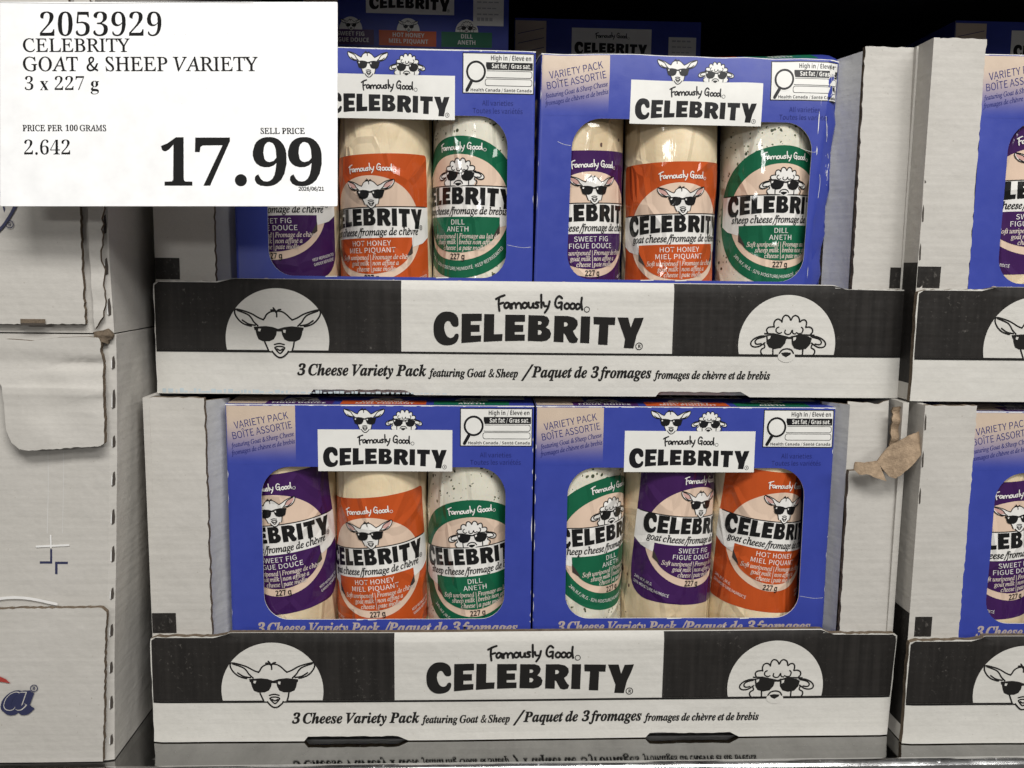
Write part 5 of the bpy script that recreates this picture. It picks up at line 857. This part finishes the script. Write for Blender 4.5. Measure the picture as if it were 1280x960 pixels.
def wear_art(seed, crushed=False):
    r = random.Random(seed); a = Art()
    for x in (0.15, BW-.15):
        y = -3.0
        while y > -118:
            h = r.uniform(.8, 7)*(2.2 if r.random() < .25 else 1)
            if r.random() < .34:
                w = r.uniform(.10, .45); s = 1 if x < 1 else -1
                a.ngon([(x-.3*s if False else x, y), (x, y-h), (x+s*w*.5, y-h*.8), (x+s*w, y-h*.45), (x+s*w*.3, y-h*.15)][::s], 'wear', .10)
            y -= h+r.uniform(.5, 9)
    for k in range(1 if seed in (1, 6) else 0):                   # fine creases out from the window corners
        y = r.uniform(-108, -60); x = 147; y = {1: -95, 6: -100}.get(seed, y); a.stroke([(x, y), (x+5, y-.9), (x+9, y-1.3), (x+13, y-1.0)], .12, 'wear', .1)
    if crushed:
        y = -14
        while y > -112:
            hh = r.uniform(4, 16); x = BW-11.6+r.uniform(-.5, .5); w = r.uniform(.12, .5)
            if r.random() < .6: a.ngon([(x-w*.4, y-hh*.3), (x-w*.2, y-hh*.8), (x, y-hh), (x+w*.6, y-hh*.7), (x+w*.5, y-hh*.2), (x, y)], 'wear', .12)
            y -= hh+r.uniform(1, 8)
        a.stroke([(.5, -40), (6, -41), (12, -44), (17, -45)], .13, 'wear', .1); a.stroke([(140, -44), (148, -46), (BW-12, -43)], .12, 'wear', .1)
        for k in range(7): x, y = BW-10+r.uniform(0, 7), r.uniform(-60, -6); a.stroke([(x, y), (x+r.uniform(1, 2), y-r.uniform(3, 8)), (x+r.uniform(0, 3), y-r.uniform(8, 14))], .25, 'wear', .12)
    for k in range(2):                                            # scuffs along the window cut
        x = r.uniform(30, 120); a.stroke([(x, -112.2), (x+r.uniform(3, 9), -112.0)], .45, 'wear', .1, False)
    return a
def u_shift(x, sx): return (BW-x)*(1-sx)
def carton(label, loc, rot=(0, 0, 0), seed=1, crushed=False, group=None, sx=1.0, amp=.9):
    o = thing('cheese_carton', label, 'carton', loc, rot, group)
    def warp(x, z, y):
        d = wob(x, z, seed, amp)*min(1, max(0, z+4)/30)
        dx = (u_shift(x, sx)); dz = 0
        if crushed:
            k = max(0, x-(BW-12+.06*(z-80)))                       # right edge pushed in and crumpled
            d += .7*k+k*.45*noise.noise(Vector((z*.10, 3.3, x*.05)))+min(k, 6)*.22*noise.noise(Vector((z*.32, 1.3, x*.2))); dx -= .12*k-2.2*min(1, max(0, (z-60)/110)); 
            kk = max(0, 1-abs((z-(BH-42-.10*x*(1 if x < 40 else .6)))/2.2))*max(0, 1-x/46); d += 1.0*kk   # fold across the left pillar
            tl = max(0, z-(BH-34))/34; d += 2.2*tl*tl; dz += .9*noise.noise(Vector((x*.05, 8.8, .3)))*tl
        return d, dx, dz
    def ff(u, v, l):
        z = BH+v*VS; d, dx, dz = warp(u, z, 0); e = max(0, 1.5-u, u-BW+1.5)/1.5; d += .55*e*e; return ((u-BW/2+dx)*MM, (d-l)*MM, (z+dz)*MM)
    fa = Art(); fa.add(FRONT); fa.add(wear_art(seed, crushed).slice(dv=4))
    link('front_panel', fa.mesh('front_panel', ff), o)
    def ft(u, v, l):
        d, dx, dz = warp(u, BH, 0); k = 1-v/BD
        lift = 0
        if crushed: lift = (2.0+5.0*max(0, (u-60)/100)**1.3)*math.sin(min(1, v/22)*PI/2)
        else: lift = .6*math.sin(v/BD*PI)
        return ((u-BW/2+dx*k)*MM, (v+d*k)*MM, (BH+.35+dz*k+lift+l)*MM)
    link('top_panel', TOP.mesh('top_panel', ft), o)
    def fs(u, v, l):
        y = -l; d, dx, dz = warp(u, v, 0); k = max(0, 1-y/30)
        return ((u-BW/2+dx*k)*MM, (y+d*k+.7*k)*MM, v*MM)
    link('carton_body', SHELL.mesh('carton_body', fs), o)
    return o

# ---------------------------------------------------------------- corrugated display trays
TW, TH, CH_, TD, TB = 397.0, 59.0, 183.6, 290.0, 3.2
def tray_front_art(seed):
    a = Art(); rnd = random.Random(seed)
    o = [(0, 0), (79, 0)]+[(79+2*math.sin(i/6*PI/2), 2.6*math.sin(i/6*PI/2)) for i in range(1, 7)]+rough_line((81, 2.6), (132, 2.6), 3, .3, rnd)+[(134, 0), (262, 0), (264, 2.4)]+rough_line((264.5, 2.6), (311, 2.6), 3, .3, rnd)+[(313, 0), (TW-1.5, 0)]
    o += rough_line((TW-1.5, .6), (TW+.6, TH-5), 5, .25, rnd)+[(TW+.4, TH-2.4), (TW-1.6, TH-.9)]
    o += rough_line((TW-3, TH-.8), (362, TH-.6), 2.2, .35, rnd)+[(360, TH-.4), (356, TH+1.2)]
    o += [(355, TH+1.3), (42, TH+1.0), (40, TH+.8)]+rough_line((34, TH-.4), (2, TH-.8), 2.2, .35, rnd)+[(.4, TH-2)]+rough_line((0, TH-4), (.2, 1), 5, .25, rnd)
    a.slab([o], TB, 'white', 'kraft', 'greyboard')
    # black ink field above the white strip; centre panel and the two round badges stay white
    o2 = [(0.25, 23.0), (TW-.4, 23.0)]+[p for p in o if p[1] > 23.5 and p[0] > TW-30][0:]
    blk = [(.5, 23), (127, 23), (127, TH+.9), (42, TH+.9), (40, TH+.6)]+[(x, TH-1.2) for x in (33, 20, 8, 3)]+[(.7, TH-3)]
    a.poly([blk], 'ink', .12)
    blk = [(270, 23), (TW-1.4, 23), (TW-.1, TH-5), (TW-.6, TH-2.6), (TW-2.4, TH-1.4), (380, TH-1.2), (362, TH-1.0), (356, TH+.9), (355, TH+1.0), (270, TH+.9)]
    a.poly([blk], 'ink', .12)
    for cx, R in ((63.0, 26.6), (331.5, 26.2)):
        cy = 28.6; a0 = math.asin((23.2-cy)/R)
        a.ngon([(cx+R*math.cos(t), cy+R*math.sin(t)) for t in [a0+i*(PI-2*a0)/60 for i in range(61)]], 'white', .20)
    a.rect(.6, 21.9, TW-1.6, 23.0, 'print', .22)
    place(a, goat('print', 'white', None, 15), 63.3, 22.4, 43.6, .26); 
    s = sheep('print', None, 15); a.ell(331.6, 22.0, 4.6, 3.0, 'white', .27, 24); place(a, s, 332.2, 22.4, 40.0, .28)
    place(a, wordmark('print'), 199, 28.9, 110.5, .20); place(a, script_mark('print', 11), 199, 46.6, 46.5, .20)
    y = 10.2
    a.text('3 Cheese Variety Pack', 'J', 72.5, y, 5.7, 'print', .16, width=67.5); a.text('featuring Goat & Sheep', 'J', 142, y-.3, 4.2, 'print', .16, width=46.5)
    a.text('/', 'J', 190.5, y-.5, 6.4, 'print', .16, sx=1.2); a.text('Paquet de 3 fromages', 'J', 196, y-.2, 5.7, 'print', .16, width=63.5); a.text('fromages de chèvre et de brebis', 'J', 261.5, y-.5, 4.2, 'print', .16, width=62)
    return a
def corner_flap_art(w, side, seed, top=None, h0=-2.0, black=True):
    """the uncut corner of the case front left standing beside the opening; side -1: left, +1: right"""
    H = CH_-TH+0.0; rnd = random.Random(seed); a = Art(); top = H if top is None else top
    pts = [(0, h0), (w, h0), (w, top), (0, top)]
    if side < 0: o = torn(pts, {1, 2}, 2.4, .35, seed)
    else: o = torn(pts, {3, 2}, 2.4, .35, seed)
    a.slab([o], TB, 'board', 'kraft', 'greyboard')
    if black:
        x = (0, 12.5) if side < 0 else (w-9, w); a.rect(x[0]+.1, 0, x[1]-.1, 11, 'ink', .25)
    return a
def tray(label, loc, seed, left=True, right=True, torn_right=False, slits=False, stain=False, group=None, inner=(8, 8)):
    o = thing('display_tray', label, 'display tray', loc, (0, 0, 0), group)
    a = tray_front_art(seed)
    if stain:
        r = random.Random(5); x = 3.0
        while x < 150:
            w = r.uniform(.8, 2.6); h = r.uniform(.6, 2.6)*(1-x/190); a.rect(x, .5, x+w, .6+h, 'bluestain', .05); x += w+r.uniform(.2, 1.4)
    a = a.slice(du=9, dv=2)
    def fp(u, v, l):
        k = max(0, v-(TH-5))/5; b = 1-((u-TW/2)/(TW/2))**2
        y = wob(u, v, seed, .8, .6)-1.2*b*(v/TH)*.6-l + (1.2*k*k if 40 < u < 357 else 0)
        e = max(0, abs(u-TW/2)-(TW/2-8))/8; y += 1.0*e*e
        return ((u-TW/2)*MM, y*MM, v*MM)
    link('front_panel', a.mesh('front_panel', fp), o)
    for side, on in ((-1, left), (1, right)):
        if on:
            w = (27.5 if slits else 30.5) if side < 0 else 29.0
            u0 = -TW/2+.6 if side < 0 else TW/2-1.0-w
            tr = torn_right and side > 0
            fa = corner_flap_art(w, side, seed*3+side, top=(CH_-TH-37) if tr else None, black=not tr)
            if slits and side < 0:
                r = random.Random(seed)
                for k in range(6):
                    z = 14+k*19.5; fa.ngon([(.4, z), (1.2, z+.4), (1.0, z+7), (.5, z+9), (.1, z+5)], 'slit', .08)
            fa = fa.slice(du=6, dv=8)
            def ff(u, v, l, s=side, u0=u0):
                x = u0+u; y = TB+1.0-l+wob(x+40, v, seed+s, 1.1, .8)+(.02*v if s > 0 else .0)
                return (x*MM, y*MM, (TH+v)*MM)
            f = link('corner_flap', fa.mesh('corner_flap', ff), o)
            if tr:
                f['label'] = 'torn corner flap with peeled brown strip'
                # strip of torn liner hanging over the flap's ragged top
                b = Art(); H = CH_-TH-37
                lp = [((x-1052)/2.46, H+(597-y)/2.3) for x, y in ((1051,592),(1053,583),(1066,582),(1080,581),(1098,562),(1118,549),(1138,544),(1143,557),(1133,571),(1112,589),(1100,600),(1093,598),(1083,586),(1090,604),(1079,601),(1066,596),(1056,597))]
                rr = random.Random(6); lp = torn(lp, {0, 1, 2, 5, 6, 9, 10, 14, 15}, 1.3, .25, 6)
                b.slab([lp], .7, 'liner', 'liner'); b = b.slice(du=2, dv=2)
                def fb(u, v, l, u0=u0): 
                    y = -2.6-l-1.6*math.sin(u*.3)-.05*u+wob(u*2, v*2, 9, 1.0)+(v-H-.45*u)*.35
                    return ((u0+u)*MM, y*MM, (TH+v)*MM)
                link('torn_strip', b.mesh('torn_strip', fb), f)
                c = Art(); c.slab([torn([(21, H-6), (29.5, H-6), (29.5, H+35), (22, H+34)], {0, 1, 3}, 2, .6, 8)], 1.4, 'liner', 'kraft'); c = c.slice(dv=3)
                link('torn_liner', c.mesh('torn_liner', lambda u, v, l, u0=u0: ((u0+u)*MM, (TB+3+.8*math.sin(v*.7)-l)*MM, (TH+v)*MM)), f)
                d = Art(); d.slab([torn([(1, H-20), (22, H-20), (23.5, H+36.5), (18, H+34.5), (.5, H+36)], {2, 3}, 2, .6, 18)], 1.2, 'board', 'kraft', 'greyboard'); d = d.slice(du=5, dv=4)
                link('peeled_liner', d.mesh('peeled_liner', lambda u, v, l, u0=u0: ((u0+u)*MM, (TB+7+wob(u*2, v*2, 4, 1.5)-l+.012*v*v*.02)*MM, (TH+v)*MM)), f)
        ia = Art(); ia.slab([[(0, 3.5), (16, 3.5), (16, CH_-3), (0, CH_-2)]], 2.6, 'greyboard', 'kraft'); ia = ia.slice(dv=12)
        def fi(u, v, l, s=side):
            e = (-TW/2+30.0 if s < 0 else TW/2-30.5)
            k = u/16
            return ((e-s*(k*k*inner[0 if s < 0 else 1]+.5*math.sin(v*.02)))*MM if s < 0 else (e-s*(k*k*inner[1]))*MM, (TB+5.0+u*1.1-l)*MM, v*MM)
        if on and inner: link('inner_flap', ia.mesh('inner_flap', fi), o)
        xw = -TW/2+.5 if side < 0 else TW/2-TB-.9
        s = Art(); y0 = TB+.6
        s.add(box_art(xw, xw+TB, y0, TD, 0, CH_, 'board'))
        xo = xw-.06 if side < 0 else xw+TB+.06
        q = [(xo, 9, -y0), (xo, 9, -TD), (xo, 72, -TD), (xo, 72, -y0)]; s.face(q if side > 0 else q[::-1], 'ink')
        link('side_wall', s.mesh('side_wall', FLAT, False), o)
    b = Art(); b.add(box_art(-TW/2+TB+1, TW/2-TB-1.5, TB+.8, TD-TB, .4, 3.0, 'greyboard')); b.add(box_art(-TW/2+TB+1, TW/2-TB-1.5, TD-TB+.1, TD, .4, CH_, 'greyboard'))
    link('tray_base', b.mesh('tray_base', FLAT, False), o)
    return o
# ---------------------------------------------------------------- the rack the stock stands on
def structure(name, me, loc=(0, 0, 0)):
    o = link(name, me, None, loc); o['kind'] = 'structure'; return o
def solid(name, boxes, fn=FLAT):
    a = Art()
    for b in boxes: a.add(box_art(*b))
    return a.mesh(name, fn, False)
SE = -41.0                                                            # front edge of the shelf deck (mm)
rack = thing('steel_shelf', 'scratched grey steel shelf deck with bright rounded front lip below the stacks', 'shelf', (0, 0, 0))
a = Art(); a.rect(-900, 36.0, 900, -700, 'steel', 0)
def deck(u, v, l): return (u*MM, -v*MM+.0, 0.0)
a = Art(); a.face([(-900, SE+2, 0), (900, SE+2, 0), (900, 700, 0), (-900, 700, 0)], 'steel')
a.face([(-900, SE+2, -3), (-900, 700, -3), (900, 700, -3), (900, SE+2, -3)], 'steel')
link('deck', a.mesh('deck', lambda x, y, z: (x*MM, y*MM, z*MM), False), rack)
a = Art(); prof = [(SE+2.2, .02)]+[(SE+2.2-4.0*math.sin(t*PI/16), -4.0+4.0*math.cos(t*PI/16)+.02) for t in range(1, 9)]+[(SE-1.9, -9), (SE-2.6, -10.5), (SE-2.2, -12), (SE-1.8, -46)]
for (y0, z0), (y1, z1) in zip(prof, prof[1:]): a.face([(-900, y0, z0), (-900, y1, z1), (900, y1, z1), (900, y0, z0)], 'lip')
link('front_lip', a.mesh('front_lip', lambda x, y, z: (x*MM, y*MM, z*MM)), rack)
structure('shade_back_panel', solid('shade_back_panel', [(-900, 900, 640, 650, -50, 900, 'dark')]))  # black panel added behind, its colour stands in for deep shade
structure('light_block_shelf', solid('light_block_shelf', [(-900, 900, -28, 650, 488, 510, 'dark')]))  # unseen shelf deck overhead, added to block lamp light from the rear
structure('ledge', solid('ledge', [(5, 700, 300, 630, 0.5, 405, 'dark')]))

# ---------------------------------------------------------------- trays
G_T = 'black and white display trays of cheese cartons'
UP = (0.0, 0.0, .1844); LO = (-.0027, -.0176, 0.0005); RU = (.3935, -.0150, .1850); RL = (.3965, -.0272, 0.0005)
tray('black and white display tray topping the middle stack, faint bluish stain along its bottom', UP, 3, stain=True, group=G_T)
tray('black and white display tray on the shelf with peeled brown strip at its right corner', LO, 11, torn_right=True, group=G_T)
tray('black and white display tray at the right edge, stacked on another tray', RU, 17, slits=True, right=False, group=G_T)
tray('black and white display tray at the right edge, standing on the shelf', RL, 23, slits=True, right=False, group=G_T)

# ---------------------------------------------------------------- cartons and the cheese inside them
G_C = 'blue variety pack cartons'; G_L = 'cheese logs in the carton windows'
X1, X2 = -.0838, .0800
def pack(base, dx, where, kinds, seed, crushed=False, dy=.0145, logs=(0, 1, 2), sx=1.0, bdx=0.0, gap=.0508):
    loc = (base[0]+dx, base[1]+dy, base[2]+.0036)
    carton('blue windowed carton '+where, (loc[0]+bdx*MM, loc[1], loc[2]), (0, 0, 0), seed, crushed, G_C, sx)
    for i in logs:
        fl, turn, tilt, zc, lab, off = kinds[i]
        cheese_log(fl, loc[0]+(-gap, 0, gap)[i]+off*MM, loc[1]+.0009+.0268, loc[2]+.0012, zc, turn, tilt, lab, seed*3.3+i, G_L)
FIG = 'purple label sweet fig goat cheese log, '; HON = 'orange label hot honey goat cheese log, '; DIL = 'green label dill sheep cheese log with flecks, '
pack(UP, X1+.0008, 'in the upper tray half hidden by the price sign', [('fig', -14, 2, 93, FIG+'half hidden behind the price sign', 0), ('honey', -15, 2, 82, HON+'right beside the price sign', 0), ('dill', -26, 0, 94, DIL+'upper tray, left carton', 0)], 1, sx=.975, gap=.0515)
pack(UP, X2-.0010, 'with crumpled right edge and raised top in the upper tray', [('fig', 14, 2, 86, FIG+'in the crumpled upper carton', -4), ('honey', 3, 2, 81, HON+'middle one in the crumpled upper carton', -3), ('dill', 4, 1, 92, DIL+'in the crumpled upper carton', 0)], 2, True, gap=.0518)
pack(LO, X1+.0022, 'in the lower tray under the goat badge side', [('fig', -8, 8, 97, FIG+'in the lower left carton, lettering climbing steeply', 0), ('honey', -8, 7, 84.5, HON+'centre of the lower left carton', 0), ('dill', 1, 6, 85, DIL+'in the lower left carton', 0)], 4, bdx=2.2)
pack(LO, X2+.0000, 'in the lower tray beside the torn corner with brown strip', [('dill', 38, 4, 97, DIL+'turned aside in the lower right carton', 0), ('fig', 27, -5, 101, FIG+'turned and slanting down, lower right carton', 0), ('honey', 13, -7, 98.7, HON+'beside the torn corner, lower right carton', 0)], 6, bdx=2.8)
pack(RU, X1-.0020, 'at the right edge of the photo in the upper right tray', [('fig', 14, 2, 100, FIG+'cut by the photo edge, upper right tray', 0)], 8, logs=(0,))
pack(RL, X1-.0035, 'at the right edge of the photo in the lower right tray', [('fig', 8, 5, 97, FIG+'cut by the photo edge, lower right tray', 0)], 9, logs=(0,))
def lying(x, y, z, lab, seed): carton(lab, (x, y+BH*MM, z+.0006), (PI/2, 0, 0), seed, False, G_C, 1.0, .4)
lying(-.0885, .262, .3635, 'dark blue carton lying under the topmost one at the shadowed back', 12); lying(-.0885, .266, .4225, 'dark blue carton with coloured flavour strips, topmost at the shadowed back beside the price sign', 13)
lying(.0800, .325, .4065, 'dark blue carton lying alone in shadow behind the upper stack middle', 14); lying(.452, .30, .4065, 'dark blue carton lying in shadow at the top right corner', 15)

# ---------------------------------------------------------------- plain white shipping cases at the left
LX = -209.0
def case(label, z0, z1, x_at, seed, flap=False):
    o = thing('shipping_case', label, 'box', (LX*MM, -.0340, z0*MM), (0, 0, 0), 'white shipping cases')
    H = z1-z0; a = Art(); a.add(box_art(-260, 0, 0, 330, 0, H, 'board')); r = random.Random(seed)
    z = 8.0
    while z < H-14:                                                   # perforation slits along the fold
        h = r.uniform(6, 10); q = r.uniform(.8, 1.5); pts = [(-1.6-q*.3, z), (-.7, z+.8), (-.5, z+h*.5), (-.9, z+h), (-1.6, z+h-.7), (-1.9, z+h*.5)]; a.ngon(pts, 'slit', .08)
        a.ngon([(-2.4, z+1), (-1.7, z+.5), (-1.9, z+h*.6), (-2.3, z+h*.8)], 'wear', .06); z += 19.2
    a = a.slice(du=9, dv=9)
    def fn(u, v, l):
        sh = x_at(z0+v)-LX; b = wob(u, v, seed, 1.9, .7)
        e = max(0, 3-abs(u))/3 if l > -1 else 0
        return ((u+sh+.5*b)*MM, (-l+b*(.6 if l > -1 else .2)+e*e*.9)*MM, v*MM)
    link('case_body', a.mesh('case_body', fn, False), o)
    return o, fn
lowx = lambda z: -215.0+.050*min(z, 220)
upx = lambda z: -205.2-.012*(z-218)
# --- lower case
o, fn = case('white shipping case on the shelf with a cross mark and a rounded hanging flap', 0.6, 217.5, lowx, 31)
a = Art(); a.slab([torn([(-210, 2), (-3.6, 2), (-2.2, 80.5), (-4.5, 82.6), (-210, 81)], {1, 2, 3}, 1.7, .28, 5)], 2.8, 'board', 'kraft', 'greyboard', 4.4)
a.text('a', 'J', -51.5, 29.6, 15.5, 'navy', 5.16, sx=1.25); a.text('l', 'J', -66, 29.6, 15.5, 'navy', 5.16, sx=1.25)
for dx, dy in ((.9, -.9), (1.4, -1.4)): a.text('a', 'J', -51.5+dx, 29.6+dy, 15.5, 'navy', 5.10-dx*.02, sx=1.25)
a.text('a', 'J', -50.4, 30.6, 13.2, 'board', 5.20, sx=1.12)
a.text('a', 'J', -50.1, 31.0, 12.0, 'navy', 5.24, sx=1.12)
cx, cy = -36.8, 41.6; a.stroke([(cx+1.7*math.cos(t*PI/8), cy+1.7*math.sin(t*PI/8)) for t in range(16)], .42, 'navy', 5.12, False, True); a.text('R', 'B', cx, cy-.8, 1.6, 'navy', 5.12, 'c')
a.poly([[(-48.0, 44.2), (-52, 45.0), (-64, 46), (-64, 49.5), (-55, 48.6), (-50.5, 46.6)][::-1]], 'red', 5.12)
a = a.slice(du=9, dv=9); link('front_panel', a.mesh('front_panel', fn), o)
a = Art(); fl = [(-70, 206.0), (-62, 203), (-50, 205), (-38, 204.2), (-26, 206), (-12, 206.6), (-6.2, 206.2)]+rough_line((-5.6, 205), (-2.6, 152), 1.6, .32, random.Random(2))+[(-3.0, 150.6), (-4.6, 149.4)]+rough_line((-6, 148.9), (-40, 146.6), 1.6, .32, random.Random(3))+[(-43, 147.2), (-47, 150.6), (-49.6, 157), (-51.5, 180)]
fl = [(x, 215.5+(y-206)*.905) for x, y in fl]
a.slab([fl[::-1]], 3.2, 'board', 'kraft', 'greyboard', 0)
a = a.slice(du=4, dv=4)
def ffl(u, v, l):
    k = max(0, (200-v)/52); x, y, z = fn(u, v, 0)
    y -= (4.2+4.2*k*min(1, max(0, (u+60)/20))+l+.9*noise.noise(Vector((u*.06, v*.05, 1)))+(1.5*math.exp(-((v-190)/3)**2)) - 1.8*math.exp(-((v-203)/2.5)**2))*MM
    return (x, y, z)
f = link('hanging_flap', a.mesh('hanging_flap', ffl), o)
a = Art()
a.poly([[(-31.6, 111), (-30.6, 111), (-30.6, 103.6), (-36.6, 103.6), (-36.6, 104.8), (-31.6, 104.8)]], 'navy', .1); a.poly([[(-29.2, 98.2), (-28.0, 98.2), (-28.0, 103.4), (-23.0, 103.4), (-23.0, 104.6), (-29.2, 104.6)]], 'navy', .1)
a.stroke([(-38, 112.4), (-30, 112.8), (-22.5, 113.2)], 1.0, 'wear', .5); a.stroke([(-31, 112), (-31.2, 118)], .8, 'wear', .5)
a.stroke([(-33, 119), (-33, 196)], .35, 'crease', .06, False); a.stroke([(-25.6, 119), (-25.6, 160)], .3, 'crease', .06, False)
for k in range(9): a.stroke([(-64+k*4, 84.4+2.4*math.sin(k*.4)), (-60+k*4, 84.4+2.4*math.sin((k+1)*.4))], 1.4, 'wear', 1.2)
a = a.slice(du=6, dv=6); link('registration_mark', a.mesh('registration_mark', fn), o)
# --- upper case
o, fn = case('white shipping case with torn front panel, stacked on the case with the cross mark', 218.2, 484, upx, 37)
a = Art(); a.slab([torn([(-210, 3.4), (-11.4, 4.4), (-9.0, 262), (-210, 262)], {1, 0}, 1.7, .30, 9)], 2.6, 'board', 'kraft', 'greyboard', 3.6)
a.rect(-40.5, 4.7, -29, 6.6, 'kraft', 4.28); a.rect(-40.5, 3.6, -29, 4.7, 'slit', 4.3)
a.text('y', 'J', -53.5, 50.5, 22, 'navy', 4.34, sx=1.2, grow=.05); a.text('y', 'J', -52.4, 51.2, 19, 'board', 4.38, sx=1.15)
cx, cy = -43.0, 50.4; a.stroke([(cx+1.7*math.cos(t*PI/8), cy+1.7*math.sin(t*PI/8)) for t in range(16)], .42, 'navy', 4.34, False, True); a.text('R', 'B', cx, cy-.8, 1.6, 'navy', 4.34, 'c')
a = a.slice(du=9, dv=9); link('front_panel', a.mesh('front_panel', fn), o)
a = Art(); a.slab([torn([(-7.5, 2), (-3.0, 8), (-1.2, 30), (-2.5, 34), (-1.0, 56), (-1.5, 250), (-8, 250)], {0, 1, 2, 3, 4}, 2.4, .6, 12)], 1.8, 'board', 'kraft', 'greyboard', 2.4)
a = a.slice(dv=4); link('torn_strip', a.mesh('torn_strip', lambda u, v, l: (lambda p: (p[0], p[1]-.9*MM*math.sin(v*.21)**2, p[2]))(fn(u, v, l))), o)
a = Art(); a.slab([torn([(-8, -3), (-2, -5), (.5, -1), (-2, 2.2), (-6, 1.2), (-8.5, .6)], {0, 1, 2, 3, 4, 5}, 1.4, .8, 14)], 2.5, 'kraft', 'kraft', None, 3.0)
a = a.slice(du=2, dv=2); link('crushed_corner', a.mesh('crushed_corner', lambda u, v, l: (lambda p: (p[0], p[1]+2*MM*noise.noise(Vector((u*.4, v*.4, 0))), p[2]))(fn(u, v, l))), o)

# ---------------------------------------------------------------- price sign
SW, SH, SD = 147.6, 89.4, .385
px = SD/F_PX*1000                                                     # mm per photo pixel on the sign
a = Art(); a.slab([rrect(-SW/2, -SH/2, SW/2, SH/2, .6, 3)], .5, 'paper', 'paper', 'paper')
def tx(s, font, x, y, w, h, mat='toner', grow=None): a.text(s, font, -SW/2+(x-1)*px, SH/2-(y-2)*px, h*px, mat, .05, width=w*px, grow=grow)
tx('2053929', 'R', 49, 45, 156, 29.5); tx('CELEBRITY', 'R', 31, 64.5, 134, 16.5, grow=.014); tx('GOAT & SHEEP VARIETY', 'R', 31, 88.5, 294, 17.5, grow=.014); tx('3 x 227 g', 'R', 31, 112.5, 94, 17)
tx('PRICE PER 100 GRAMS', 'R', 30, 163.5, 105, 7.4, grow=.034); tx('2.642', 'R', 30, 193, 60, 18); tx('SELL PRICE', 'R', 327, 167, 56, 7.2, grow=.034)
for s, x, w in (('1', 199, 46), ('7', 241, 50), ('9', 314, 49), ('9', 358, 49)): tx(s, 'T', x, 231.5, w, 56.5, grow=.006)
a.ell(-SW/2+301*px, SH/2-223*px, 7.6*px, 7.6*px, 'toner', .05, 32); tx('2026/06/21', 'S', 374, 238, 32, 4.6, grow=.05)
r = random.Random(4)
for k in range(34):                                                   # faint rubbed marks on the paper
    x, y = r.uniform(180, 400), r.uniform(30, 135); a.ell(-SW/2+x*px, SH/2-y*px, .12, .10, 'papergrey', .04, 6)
a.stroke([(-SW/2+.3, SH/2-.35), (-SW/4, SH/2-.75), (0, SH/2-.3), (SW/4, SH/2-.45)], .25, 'papergrey', .04)
sign = thing('price_sign', 'white paper price sign reading 17.99, hanging before the upper left carton', 'price sign', (0, 0, 0), (0, 0, 0))
me = a.mesh('price_sheet', lambda u, v, l: (u*MM, v*MM, l*MM), False)
sh = link('price_sheet', me, sign)
sign.matrix_world = Matrix.Translation(CAM+FWD*SD+RGT*((211-640)/F_PX*SD)+UPV*((480-130)/F_PX*SD)) @ cam_rot.to_4x4()
